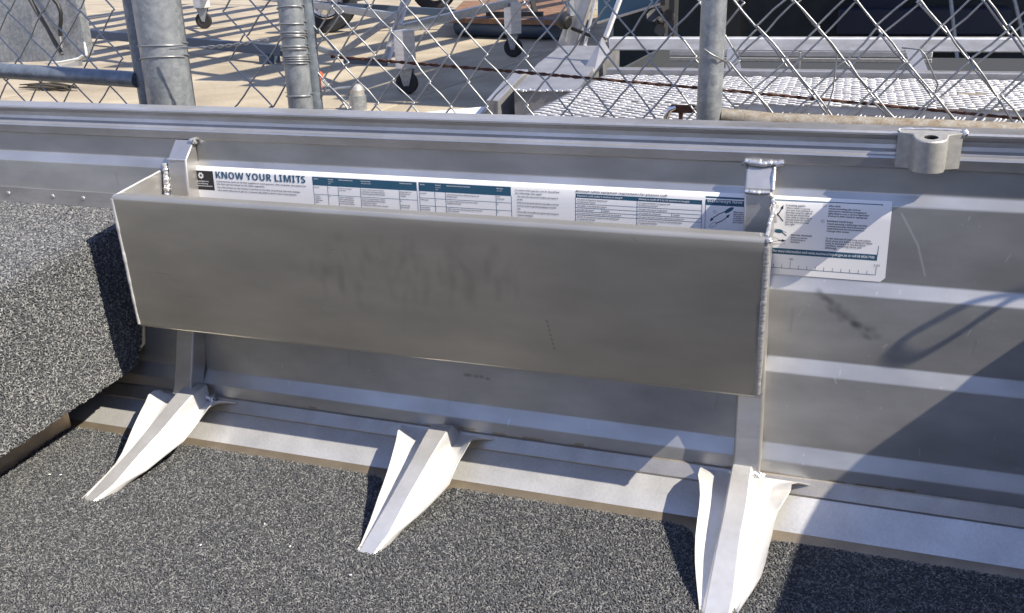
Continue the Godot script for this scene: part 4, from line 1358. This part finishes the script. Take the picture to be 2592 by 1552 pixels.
func build_yard_things() -> void:
	# cradle on castors
	var cr := thing("wheeled_boat_cradle", "galvanised boat cradle on black castors, with braced diagonal bars", "boat cradle", Vector3(-2.8, GROUND, -5.2))
	castor(cr, Vector3(-2.737, GROUND, -4.631), 1.75, 0.074, 0.085, 0.100, -0.44)
	castor(cr, Vector3(-2.792, GROUND, -6.977), 1.6, 0.084, 0.11, 0.110, -0.39)
	castor(cr, Vector3(-8.429, GROUND, -10.318), 1.9, 0.11, 0.16, 0.16, -0.30)
	var s := st()
	bar(s, Vector3(-2.80, -0.442, -4.72), Vector3(-2.82, -0.385, -7.15), 0.05, 0.06)
	part("long_beam", s, M.galv, cr)
	s = st()
	bar(s, Vector3(-2.80, -0.20, -4.86), Vector3(-2.895, -0.63, -4.655), 0.05, 0.006, Vector3(1, 0.1, 0.3))
	bar(s, Vector3(-2.776, -0.20, -4.86), Vector3(-2.872, -0.63, -4.655), 0.006, 0.045, Vector3(1, 0.1, 0.3))
	part("angle_upright", s, M.alu_far, cr)
	s = st()
	bar(s, Vector3(-2.84, -0.345, -4.78), Vector3(-3.19, -0.590, -4.576), 0.035, 0.04)
	part("diagonal_bar", s, M.galv, cr)
	s = st()
	bar(s, Vector3(-3.34, -0.545, -4.54), Vector3(-3.17, -0.605, -4.57), 0.03, 0.035)
	part("hitch_bar", s, M.galv_dark, cr)
	s = st()
	bar(s, Vector3(-3.16, -0.632, -4.57), Vector3(-2.88, -0.657, -4.653), 0.03, 0.03)
	part("cross_bar", s, M.blue_steel, cr)
	s = st()
	bar(s, Vector3(-2.89, -0.37, -4.84), Vector3(-8.3, -0.34, -10.35), 0.05, 0.05)
	part("low_bar", s, M.galv, cr)
	# long blue bar lying low across the yard
	s = st()
	bar(s, Vector3(-9.4, -0.73, -8.5), Vector3(-4.63, -0.73, -6.2), 0.07, 0.09, Vector3.UP, 0.004)
	for q in [Vector3(-8.6, -0.812, -8.11), Vector3(-4.85, -0.812, -6.306)]:
		box(s, q, Vector3(0.09, 0.075, 0.2))
	var bb := part("drawbar", s, M.blue_steel, self)
	bb.name = numbered("drawbar")
	bb.set_meta("label", "long dark blue steel drawbar lying low across the yard behind the thick post")
	bb.set_meta("category", "bar")

	# trailer with wheels
	var tr := thing("boat_trailer", "blue steel trailer with two large black tyres and bright rims", "trailer", Vector3(-6.3, GROUND, -11.0))
	tyre(tr, Vector3(-6.15, GROUND + 0.385, -9.68), Vector3(0.42, 0, 1), 0.385, 0.26, 0.215)
	tyre(tr, Vector3(-6.60, GROUND + 0.385, -14.1), Vector3(0.42, 0, 1), 0.385, 0.26, 0.215)
	s = st()
	bar(s, Vector3(-6.5, -0.49, -9.50), Vector3(-4.6, -0.655, -10.1), 0.09, 0.085)
	part("chassis_rail", s, M.blue_steel, tr)
	s = st()
	bar(s, Vector3(-6.0, -0.47, -9.9), Vector3(-6.8, -0.47, -14.0), 0.09, 0.09)
	part("axle_beam", s, M.blue_steel, tr)

	# steel cabinet and hoses at the left
	var cab := thing("sheet_metal_panel", "grey sheet metal panel with a ragged white foam edge, behind the left gate", "panel", Vector3(-3.6, GROUND, -2.6))
	s = st()
	prism(s, [Vector2(-4.6, 0.35), Vector2(-3.379, 0.35), Vector2(-3.379, -0.144), Vector2(-3.372, -0.31), Vector2(-3.372, -0.385), Vector2(-3.435, -0.415), Vector2(-3.90, -0.43), Vector2(-4.6, -0.45)], Vector3(0, 0, -2.5), Vector3.RIGHT, Vector3.UP, Vector3(0, 0, -0.05))
	part("panel", s, M.galv, cab)
	s = st()
	var rag := [Vector3(-3.367, -0.33, -2.492), Vector3(-3.366, -0.36, -2.492), Vector3(-3.364, -0.388, -2.492), Vector3(-3.392, -0.392, -2.492), Vector3(-3.412, -0.405, -2.492), Vector3(-3.45, -0.412, -2.492), Vector3(-3.52, -0.422, -2.492), Vector3(-3.62, -0.432, -2.492)]
	tube(s, rag, [0.004, 0.006, 0.007, 0.005, 0.007, 0.006, 0.005, 0.003], 7)
	box(s, Vector3(-3.50, -0.432, -2.515), Vector3(0.14, 0.028, 0.03), Basis(Vector3.BACK, 0.06), 0.004)
	part("foam_edge", s, M.foam, cab)
	s = st()
	for q in [Vector3(-4.15, -0.25, -2.58), Vector3(-4.55, -0.25, -2.58)]:
		box(s, q, Vector3(0.05, 1.2, 0.05), Basis(), 0.003)
	part("stand", s, M.galv_dark, cab)
	var hs := thing("black_hose", "black hose with a metal end hanging over the grey metal panel", "hose", Vector3(-3.45, -0.39, -2.45))
	s = st()
	tube(s, [Vector3(-3.52, -0.02, -2.47), Vector3(-3.475, -0.130, -2.46), Vector3(-3.445, -0.160, -2.455), Vector3(-3.436, -0.195, -2.455), Vector3(-3.445, -0.235, -2.455), Vector3(-3.464, -0.270, -2.46), Vector3(-3.466, -0.300, -2.46)], 0.009, 9)
	part("rubber_tube", s, M.black, hs)
	s = st()
	tube(s, [Vector3(-3.464, -0.302, -2.46), Vector3(-3.464, -0.352, -2.46)], 0.008, 9)
	part("metal_end", s, M.chrome, hs)
	s = st()
	tube(s, [Vector3(-3.64, -0.10, -2.478), Vector3(-3.60, -0.185, -2.478), Vector3(-3.55, -0.27, -2.476), Vector3(-3.515, -0.335, -2.47), Vector3(-3.480, -0.385, -2.465)], [0.010, 0.010, 0.009, 0.011, 0.009], 8)
	var strap := part("grey_strap", s, M.rubber_grey, self)
	strap.name = numbered("grey_strap")
	strap.set_meta("label", "grey strap hanging diagonally beside the black hose")
	strap.set_meta("category", "strap")

	# bollard with its bolt and the orange fitting
	var bo := thing("steel_bollard", "short galvanised pipe bollard with a round cap and a bolt, in front of the cradle", "bollard", Vector3(-2.75, GROUND, -3.96))
	s = st()
	lathe(s, [Vector2(0.052, -0.10), Vector2(0.052, 0.085), Vector2(0.0, 0.085)], Vector3(-2.752, GROUND, -3.96), Vector3.UP, 22)
	part("sleeve", s, M.galv, bo)
	s = st()
	lathe(s, [Vector2(0.043, 0.085), Vector2(0.043, 0.118), Vector2(0.037, 0.137), Vector2(0.022, 0.150), Vector2(0.0, 0.154)], Vector3(-2.752, GROUND, -3.96), Vector3.UP, 22)
	part("cap", s, M.cast, bo)
	s = st()
	tube(s, [Vector3(-2.79, -0.716, -3.95), Vector3(-2.86, -0.722, -3.94), Vector3(-2.94, -0.738, -3.91), Vector3(-2.965, -0.737, -3.905), Vector3(-2.975, -0.722, -3.905)], 0.008, 9)
	part("bolt", s, M.galv, bo)
	var orr := thing("orange_hose_fitting", "orange plastic hose fitting on the end of the bollard's bolt", "hose fitting", Vector3(-2.97, -0.722, -3.91))
	s = st()
	lathe(s, [Vector2(0.0, 0.0), Vector2(0.016, 0.0), Vector2(0.017, 0.012), Vector2(0.017, 0.042), Vector2(0.013, 0.046)], Vector3(-2.974, -0.722, -3.908), Vector3(-0.08, 1, 0), 14)
	part("collar", s, M.orange, orr)
	s = st()
	prism(s, [Vector2(-0.023, 0.046), Vector2(0.018, 0.046), Vector2(0.024, 0.06), Vector2(0.024, 0.085), Vector2(0.012, 0.098), Vector2(-0.020, 0.100), Vector2(-0.026, 0.090)], Vector3(-2.974, -0.722, -3.888), Vector3.RIGHT, Vector3.UP, Vector3(0, 0, -0.035))
	part("handle", s, M.orange, orr)

	# plywood sheet on a pipe, with a trestle
	var pb := thing("plywood_sheet", "weathered brown plywood sheet raised off the yard", "plywood", Vector3(-3.6, GROUND, -11))
	s = st()
	prism(s, [Vector2(-4.25, -8.95), Vector2(-2.55, -8.40), Vector2(-3.75, -13.9), Vector2(-5.6, -12.9)], Vector3(0, -0.64, 0), Vector3.RIGHT, Vector3.BACK, Vector3(0, -0.05, 0))
	part("sheet", s, M.ply, pb)
	s = st()
	for q in [Vector3(-3.05, -0.77, -9.0), Vector3(-3.9, -0.77, -12.6), Vector3(-4.9, -0.77, -12.3)]:
		box(s, q, Vector3(0.3, 0.16, 0.3), Basis(), 0.01)
	part("bearer", s, M.dark, pb)
	var pp := st()
	tube(pp, [Vector3(-4.15, -0.735, -9.10), Vector3(-2.9, -0.735, -8.68)], 0.105, 20)
	var po := part("steel_pipe", pp, M.blue_steel, self)
	po.name = numbered("steel_pipe")
	po.set_meta("label", "short length of wide blue grey steel pipe lying before the plywood sheet")
	po.set_meta("category", "pipe")
	s = st()
	bar(s, Vector3(-3.55, -0.62, -8.9), Vector3(-3.42, -0.30, -9.2), 0.05, 0.04)
	bar(s, Vector3(-3.18, -0.62, -8.9), Vector3(-3.38, -0.30, -9.2), 0.05, 0.04)
	bar(s, Vector3(-3.75, -0.6, -8.92), Vector3(-3.1, -0.6, -8.86), 0.06, 0.05)
	var tre := part("black_trestle", s, M.black, self)
	tre.name = numbered("black_trestle")
	tre.set_meta("label", "small black steel trestle standing on the plywood sheet")
	tre.set_meta("category", "trestle")

	# dry twigs on the concrete
	s = st()
	for k in 7:
		var a := Vector3(-5.85 + rng.randf_range(0, 0.12), GROUND + 0.012 + 0.004 * k, -4.47 + rng.randf_range(-0.04, 0.05))
		tube(s, [a, a + Vector3(rng.randf_range(0.2, 0.3), 0.01, rng.randf_range(-0.03, 0.06)), a + Vector3(rng.randf_range(0.40, 0.52), 0, rng.randf_range(0.02, 0.09))], [0.004, 0.013, 0.006], 6)
	var tw := part("dry_frond", s, M.twig, self)
	tw.name = numbered("dry_frond")
	tw.set_meta("label", "dry dark frond lying on the concrete below the left gate")
	tw.set_meta("category", "leaf")

func plate(s: SurfaceTool, p: Array, t: Vector3) -> void:
	quad(s, p[0], p[1], p[2], p[3])
	quad(s, p[0] + t, p[3] + t, p[2] + t, p[1] + t)
	for i in 4:
		var k := (i + 1) % 4
		quad(s, p[i], p[k], p[k] + t, p[i] + t)

func build_second_boat() -> void:
	var b := thing("plate_boat", "second bare plate aluminium boat with chequer plate deck, in the yard beyond the fence", "boat", Vector3(0.2, GROUND, -1.6))
	# deck: plate with a rolled front edge, then the side
	var s := st()
	var rows := []
	for e in [[-0.345, -1.64], [-0.340, -1.625], [-0.340, -1.10], [-0.3415, -1.085], [-0.347, -1.073], [-0.356, -1.066], [-0.47, -1.025], [-0.82, -0.95]]:
		rows.append(PackedVector3Array([Vector3(-0.235, e[0], e[1]), Vector3(0.2, e[0], e[1]), Vector3(1.6, e[0], e[1] - 0.02)]))
	grid(s, rows)
	var deck := part("deck", s, M.deck, b)
	s = st()
	rows = []
	for e in [[-0.345, -1.64], [-0.340, -1.625], [-0.340, -0.86], [-0.3415, -0.845], [-0.347, -0.833], [-0.36, -0.828], [-0.82, -0.80]]:
		rows.append(PackedVector3Array([Vector3(-0.675, e[0], e[1]), Vector3(-0.2355, e[0], e[1])]))
	grid(s, rows)
	for x in [-0.679, -0.2395]:
		prism(s, [Vector2(-1.64, -0.342), Vector2(-0.85, -0.342), Vector2(-0.82, -0.80), Vector2(-1.64, -0.80)], Vector3(x, 0, 0), Vector3.BACK, Vector3.UP, Vector3(0.004, 0, 0))
	part("side_deck", s, M.deck, b)
	# raised bars of the chequer plate, in alternate pairs
	var bars := []
	var v := st()
	lathe(v, [Vector2(0.0, -0.0145), Vector2(0.0022, -0.009), Vector2(0.0030, 0.0), Vector2(0.0022, 0.009), Vector2(0.0, 0.0145)], Vector3.ZERO, Vector3.RIGHT, 8)
	var bm := mesh_of(v, M.alu_bright)  # paler than the deck plate: sun glints put into the colour
	for j in 30:
		var z := -1.10 - j * 0.0172
		for i in 34:
			var x := -0.655 + i * 0.040 + (0.020 if j % 2 else 0.0)
			bars.append(Transform3D(Basis(Vector3.UP, 0.10), Vector3(x, -0.3392, z)))
	for j in 14:
		for i in 11:
			bars.append(Transform3D(Basis(Vector3.UP, 0.10), Vector3(-0.655 + i * 0.040 + (0.020 if j % 2 else 0.0), -0.3392, -1.083 + j * 0.0172)))
	for j in 8:
		for i in 34:
			var t := j / 8.0
			var x := -0.655 + i * 0.040 + (0.020 if j % 2 else 0.0)
			var y := -0.362 - t * 0.10
			for q in 3:
				bars.append(Transform3D(Basis(Vector3.RIGHT, 1.22) * Basis(Vector3.UP, 0.9), Vector3(x + q * 0.0085, y, -1.066 + (-0.356 - y) * 0.36 + 0.0012)))
	var mm := MultiMesh.new()
	mm.transform_format = MultiMesh.TRANSFORM_3D
	mm.mesh = bm
	mm.instance_count = bars.size()
	for i in bars.size():
		var w := rng.randf_range(0.82, 1.08)
		mm.set_instance_transform(i, bars[i] * Transform3D(Basis(Vector3.UP, rng.randf_range(-0.08, 0.08)).scaled(Vector3(w, rng.randf_range(0.6, 1.1), w)), Vector3(rng.randf_range(-0.001, 0.001), 0, 0)))
	var mi := MultiMeshInstance3D.new()
	mi.name = "raised_bars"
	mi.multimesh = mm
	mi.set_meta("kind", "stuff")
	deck.add_child(mi)
	s = st()
	box(s, Vector3(0.286, -0.3385, -1.325), Vector3(0.062, 0.004, 0.022), Basis(Vector3.UP, 0.06), 0.0012)
	part("rusty_slot", s, M.rust_pipe, deck)
	# coaming along the back of the deck
	s = st()
	box(s, Vector3(0.45, -0.3355, -1.66), Vector3(2.25, 0.022, 0.045), Basis(), 0.003)
	part("coaming", s, M.pod, b)
	# upper beam on brackets
	s = st()
	box(s, Vector3(0.46, -0.2645, -1.775), Vector3(2.31, 0.037, 0.05), Basis(), 0.003)
	part("upper_beam", s, M.alu_bright, b)
	for q in [[-0.336, -0.31, -0.335, -0.284], [0.150, 0.187, 0.18, 0.222], [0.62, 0.65, 0.63, 0.68]]:
		s = st()
		plate(s, [Vector3(q[0], -0.276, -1.748), Vector3(q[1], -0.276, -1.748), Vector3(q[3], -0.346, -1.70), Vector3(q[2], -0.346, -1.70)], Vector3(0, 0, -0.006))
		part("bracket", s, M.pod, b)
	s = st()
	box(s, Vector3(-0.131, -0.312, -1.76), Vector3(0.008, 0.055, 0.03), Basis(), 0.001)
	part("bracket", s, M.pod, b)
	s = st()
	plate(s, [Vector3(-0.718, -0.246, -1.755), Vector3(-0.690, -0.285, -1.745), Vector3(-0.728, -0.346, -1.70), Vector3(-0.765, -0.338, -1.71)], Vector3(0.004, 0, -0.03))
	part("strut", s, M.pod, b)
	# ledge behind, and the inside of the hull
	s = st()
	box(s, Vector3(-0.153, -0.312, -2.02), Vector3(0.785, 0.020, 0.10), Basis(), 0.003)
	part("ledge", s, M.alu_far, b)
	s = st()
	box(s, Vector3(-0.153, -0.3305, -1.975), Vector3(0.785, 0.0135, 0.012), Basis(), 0.002)
	part("ledge_lip", s, M.cast, b)
	s = st()
	box(s, Vector3(0.45, -0.42, -2.3), Vector3(2.25, 0.01, 1.2), Basis(), 0.002)
	box(s, Vector3(-0.68, -0.60, -2.28), Vector3(0.01, 0.5, 1.28), Basis(), 0.002)
	part("cockpit_floor", s, M.cockpit, b)
	s = st()
	box(s, Vector3(-0.62, -0.39, -1.98), Vector3(0.14, 0.05, 0.02), Basis(Vector3.UP, 0.2), 0.003)
	part("locker_front", s, M.alu_far, b)
	s = st()
	box(s, Vector3(-0.44, -0.385, -2.0), Vector3(0.05, 0.05, 0.02), Basis(Vector3.UP, -0.3), 0.003)
	part("locker_front", s, M.alu_far, b)
	# outboard pod
	s = st()
	prism(s, [Vector2(-1.505, -0.372), Vector2(-1.50, -0.3735), Vector2(-1.50, -0.62), Vector2(-2.05, -0.62), Vector2(-2.05, -0.297), Vector2(-1.98, -0.294), Vector2(-1.78, -0.318), Vector2(-1.74, -0.322)], Vector3(-0.918, 0, 0), Vector3.BACK, Vector3.UP, Vector3(0.19, 0, 0))
	part("pod", s, M.pod, b)
	weld_part(b, [Vector3(-0.916, -0.374, -1.499), Vector3(-0.82, -0.374, -1.499), Vector3(-0.73, -0.373, -1.499)], 0.004, 0.007, 0.3, "weld", M.weld)
	weld_part(b, [Vector3(-0.727, -0.376, -1.498), Vector3(-0.727, -0.60, -1.498)], 0.003, 0.008, 0.3, "weld", M.weld)
	s = st()
	plate(s, [Vector3(-0.965, -0.330, -1.64), Vector3(-0.920, -0.330, -1.64), Vector3(-0.97, -0.404, -1.49), Vector3(-1.003, -0.404, -1.49)], Vector3(0, -0.006, 0))
	plate(s, [Vector3(-1.000, -0.411, -1.49), Vector3(-0.970, -0.411, -1.49), Vector3(-0.970, -0.60, -1.49), Vector3(-0.995, -0.60, -1.49)], Vector3(0, 0, -0.012))
	plate(s, [Vector3(-0.966, -0.405, -1.488), Vector3(-0.920, -0.332, -1.64), Vector3(-0.920, -0.60, -1.64), Vector3(-0.966, -0.60, -1.488)], Vector3(-0.004, 0, 0))
	part("step_plate", s, M.pod, b)
	s = st()
	plate(s, [Vector3(-1.03, -0.439, -1.58), Vector3(-1.26, -0.464, -1.58), Vector3(-1.26, -0.62, -1.50), Vector3(-1.03, -0.62, -1.50)], Vector3(0, 0, -0.02))
	plate(s, [Vector3(-1.03, -0.438, -1.605), Vector3(-1.26, -0.463, -1.605), Vector3(-1.26, -0.470, -1.50), Vector3(-1.03, -0.452, -1.50)], Vector3(0, -0.004, 0))
	part("swim_plate", s, M.foam, b)
	# stand beneath
	s = st()
	for q in [Vector3(-0.4, -0.75, -1.3), Vector3(0.9, -0.75, -1.3), Vector3(-0.4, -0.75, -2.5), Vector3(0.9, -0.75, -2.5), Vector3(-0.82, -0.74, -1.75)]:
		s = st()
		box(s, q, Vector3(0.12, 0.22, 0.12), Basis(), 0.006)
		part("chock", s, M.dark, b)

	# uprights behind the pod
	var u := thing("leaning_upright", "flat aluminium upright with a black strap, leaning behind the outboard pod", "upright", Vector3(-1.03, GROUND, -2.6))
	s = st()
	plate(s, [Vector3(-0.955, 0.05, -2.6), Vector3(-0.888, 0.05, -2.6), Vector3(-1.12, -0.58, -2.6), Vector3(-1.198, -0.58, -2.6)], Vector3(0.01, 0, -0.02))
	part("flat_bar", s, M.alu_far, u)
	s = st()
	bar(s, Vector3(-1.165, -0.58, -2.6), Vector3(-1.165, -0.845, -2.6), 0.08, 0.08)
	part("foot", s, M.galv_dark, u)
	s = st()
	tube(s, [Vector3(-0.880, 0.05, -2.592), Vector3(-0.950, -0.175, -2.592), Vector3(-1.004, -0.40, -2.592)], 0.0065, 10)
	part("edge_tube", s, M.alu_bright, u)
	s = st()
	bar(s, Vector3(-1.047, -0.279, -2.592), Vector3(-0.965, -0.308, -2.584), 0.006, 0.014)
	part("strap", s, M.black, u)
	s = st()
	tube(s, [Vector3(-0.985, -0.346, -2.57), Vector3(-0.935, -0.356, -2.45)], 0.008, 10)
	part("cross_tube", s, M.alu_bright, u)
	var hr := thing("hand_rail_tube", "slanting bright tube rising from the left end of the second boat's beam", "rail", Vector3(-0.72, -0.245, -1.77))
	s = st()
	tube(s, [Vector3(-0.709, -0.245, -1.772), Vector3(-0.668, -0.139, -1.772), Vector3(-0.60, 0.04, -1.772)], 0.0085, 12)
	part("tube", s, M.alu_bright, hr)
	# jockey wheel on the upright
	var jw := thing("black_trailer_roller", "black rubber roller on a steel arm beside the leaning upright", "roller", Vector3(-1.06, -0.27, -2.58))
	s = st()
	lathe(s, [Vector2(0.0, -0.022), Vector2(0.020, -0.022), Vector2(0.026, -0.018), Vector2(0.029, -0.004), Vector2(0.029, 0.004), Vector2(0.026, 0.018), Vector2(0.020, 0.022), Vector2(0.0, 0.022)], Vector3(-1.066, -0.252, -2.56), Vector3(0.9, -0.2, 0.4), 20)
	part("roller", s, M.black, jw)
	s = st()
	bar(s, Vector3(-1.055, -0.10, -2.59), Vector3(-1.045, -0.235, -2.585), 0.03, 0.02)
	part("arm", s, M.galv, jw)
	s = st()
	tube(s, [Vector3(-1.06, -0.275, -2.575), Vector3(-1.068, -0.33, -2.575)], 0.008, 8)
	part("pin", s, M.galv, jw)

func build_shed() -> void:
	var sh := thing("open_shed", "dark open shed behind the second boat, its unseen roof placed to shade the yard", "shed", Vector3(3, GROUND, -7))
	var s := st()
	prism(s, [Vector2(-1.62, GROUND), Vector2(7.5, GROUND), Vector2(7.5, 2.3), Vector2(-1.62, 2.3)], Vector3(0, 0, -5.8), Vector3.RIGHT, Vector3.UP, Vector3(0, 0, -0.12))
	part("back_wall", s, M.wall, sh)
	s = st()
	box(s, Vector3(4.0, 2.45, -9.4), Vector3(7.7, 0.12, 11.2), Basis(), 0.01)
	part("roof", s, M.roof, sh)  # out of view, placed to shade the right of the yard
	for q in [Vector3(0.3, 0.8, -6.2), Vector3(7.6, 0.8, -3.2), Vector3(7.6, 0.8, -14.5), Vector3(0.35, 0.8, -14.6)]:
		s = st()
		box(s, q, Vector3(0.12, 3.2, 0.12), Basis(), 0.005)
		part("column", s, M.galv, sh)
	s = st()
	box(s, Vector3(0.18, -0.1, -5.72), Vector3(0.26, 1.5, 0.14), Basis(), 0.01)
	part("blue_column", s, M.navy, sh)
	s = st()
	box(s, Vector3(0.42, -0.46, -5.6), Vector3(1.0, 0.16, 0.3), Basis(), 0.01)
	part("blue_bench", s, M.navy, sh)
	for q in [[0.82, 1.6, 0.95, -0.36], [0.60, 0.30, 0.70, -0.85]]:
		s = st()
		tube(s, [Vector3(q[0] - 0.35 * (q[1] + 0.24), q[1], -5.3), Vector3(q[2], q[3] - 0.2, -5.0)], 0.012, 8)
		part("leaning_pole", s, M.galv, sh)
	# unseen slatted awning, out of view: battens placed to stripe the yard with shadow
	var aw := thing("unseen_awning", "unseen slatted steel awning above the picture, placed to stripe the yard with shadow", "awning", Vector3(-4, GROUND, -7))
	var x := -0.15
	var k := 0
	while x > -8.4:
		var d := Vector3(lerpf(0.06, -0.34, clampf(-x / 7.0, 0, 1)), 0, -1).normalized()
		var w: float = [0.30, 0.22, 0.36, 0.26, 0.40, 0.2][k % 6]
		var z0 := -3.9 + 0.5 * x
		var a := Vector3(x, 2.42, z0)
		s = st()
		bar(s, a, a + d * (9.0 + 0.4 * (k % 3)) + Vector3(0.12 * ((k * 7) % 5 - 2), 0, 0), w, 0.05)
		part("batten", s, M.galv, aw)
		x -= w + [0.40, 0.30, 0.50, 0.36][k % 4]
		k += 1
	s = st()
	bar(s, Vector3(0.15, 2.34, -4.0), Vector3(-8.6, 2.34, -8.4), 0.09, 0.09)
	part("cross_beam", s, M.galv, aw)
	s = st()
	bar(s, Vector3(-1.9, 2.34, -13.0), Vector3(-10.6, 2.34, -17.0), 0.09, 0.09)
	part("cross_beam", s, M.galv, aw)
	for q in [Vector3(-14.0, 0.7, -11.3), Vector3(1.6, 0.7, -3.6)]:
		s = st()
		box(s, q, Vector3(0.1, 3.1, 0.1), Basis(), 0.004)
		part("column", s, M.galv, aw)
	s = st()
	bar(s, Vector3(1.6, 2.25, -3.6), Vector3(0.1, 2.28, -3.80), 0.09, 0.07)
	part("arm", s, M.galv, aw)
	s = st()
	bar(s, Vector3(-14.0, 2.25, -11.3), Vector3(-8.5, 2.28, -8.05), 0.09, 0.07)
	part("arm", s, M.galv, aw)
	# things inside the shed
	var om := thing("outboard_motor", "dark outboard motor with its propeller, in the shed's shade", "outboard motor", Vector3(-0.76, GROUND, -3.0))
	s = st()
	for q in 3:
		var a := TAU * q / 3 + 0.5
		var row := []
		for e in [[0.012, 0.010], [0.03, 0.024], [0.05, 0.026], [0.062, 0.008]]:
			var c: Vector3 = Vector3(-0.765, -0.278, -2.99) + Vector3(cos(a), sin(a), 0) * e[0]
			var n := Vector3(-sin(a), cos(a), 0)
			row.append(PackedVector3Array([c - n * e[1] + Vector3(0, 0, -0.012), c, c + n * e[1] + Vector3(0, 0, 0.012)]))
		grid(s, row)
	part("propeller", s, M.rubber_grey, om)
	s = st()
	lathe(s, [Vector2(0.004, 0.05), Vector2(0.014, 0.04), Vector2(0.016, -0.03), Vector2(0.02, -0.10), Vector2(0.0, -0.14)], Vector3(-0.765, -0.278, -2.99), Vector3.BACK, 16)
	part("hub", s, M.rubber, om)
	s = st()
	prism(s, [Vector2(-3.18, 0.35), Vector2(-3.04, 0.35), Vector2(-3.03, -0.22), Vector2(-2.96, -0.225), Vector2(-2.96, -0.235), Vector2(-3.02, -0.25), Vector2(-3.03, -0.38), Vector2(-3.12, -0.36)], Vector3(-0.775, 0, 0), Vector3.BACK, Vector3.UP, Vector3(0.02, 0, 0))
	part("leg", s, M.rubber, om)
	s = st()
	box(s, Vector3(-0.765, 0.5, -3.1), Vector3(0.24, 0.34, 0.36), Basis(), 0.06)
	part("cowling", s, M.black, om)
	s = st()
	box(s, Vector3(-0.765, -0.6, -3.22), Vector3(0.4, 0.06, 0.4), Basis(), 0.01)
	box(s, Vector3(-0.765, -0.2, -3.24), Vector3(0.06, 1.3, 0.06), Basis(), 0.01)
	box(s, Vector3(-0.765, -0.835, -3.24), Vector3(0.5, 0.03, 0.5), Basis(), 0.01)
	part("stand", s, M.dark, om)
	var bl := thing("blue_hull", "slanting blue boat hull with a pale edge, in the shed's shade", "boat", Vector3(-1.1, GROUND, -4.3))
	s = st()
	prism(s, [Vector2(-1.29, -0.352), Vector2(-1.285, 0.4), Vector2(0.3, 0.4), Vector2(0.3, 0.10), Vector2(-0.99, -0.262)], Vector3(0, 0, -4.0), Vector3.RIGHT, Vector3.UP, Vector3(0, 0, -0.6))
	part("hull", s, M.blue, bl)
	s = st()
	bar(s, Vector3(-1.292, -0.358, -3.995), Vector3(0.3, 0.092, -3.995), 0.014, 0.012, Vector3.BACK)
	part("chine_edge", s, M.cast, bl)
	s = st()
	box(s, Vector3(-0.6, -0.52, -4.3), Vector3(0.1, 0.66, 0.4), Basis(), 0.01)
	part("stand", s, M.dark, bl)

func _ready() -> void:
	rng.seed = 20240
	# camera
	var cam := Camera3D.new()
	cam.name = "camera"
	add_child(cam)
	cam.transform = Transform3D(Basis(Vector3(0.946114, -0.025807, -0.322805), Vector3(-0.089499, 0.937156, -0.337236), Vector3(0.311222, 0.347954, 0.884347)).orthonormalized(), Vector3(0, 0, 1.18116))
	cam.fov = 35.835
	cam.near = 0.05
	cam.far = 600.0
	# sky and exposure
	var env := Environment.new()
	env.background_mode = Environment.BG_SKY
	env.tonemap_mode = Environment.TONE_MAPPER_LINEAR
	env.tonemap_exposure = 2.3
	env.sdfgi_enabled = true
	env.ssao_enabled = true
	env.ssil_enabled = true
	var sky := Sky.new()
	var psm := ProceduralSkyMaterial.new()
	psm.sky_top_color = Color(0.40, 0.47, 0.64)
	psm.sky_horizon_color = Color(0.73, 0.75, 0.79)
	psm.sky_curve = 0.16
	psm.ground_bottom_color = Color(0.36, 0.32, 0.27)
	psm.ground_horizon_color = Color(0.60, 0.58, 0.55)
	psm.sky_energy_multiplier = 1.0
	sky.sky_material = psm
	env.sky = sky
	var we := WorldEnvironment.new()
	we.name = "world_environment"
	we.environment = env
	add_child(we)
	# sun
	var sun := DirectionalLight3D.new()
	sun.name = "sun"
	add_child(sun)
	sun.look_at_from_position(Vector3.ZERO, SUN, Vector3.UP)
	sun.light_energy = 1.25
	sun.light_color = Color(1.0, 0.96, 0.89)
	sun.light_angular_distance = 0.5
	sun.shadow_enabled = true

	make_materials()
	build_yard()
	build_shed()
	build_second_boat()
	build_fence()
	build_yard_things()
	build_boat()
	build_carpet()
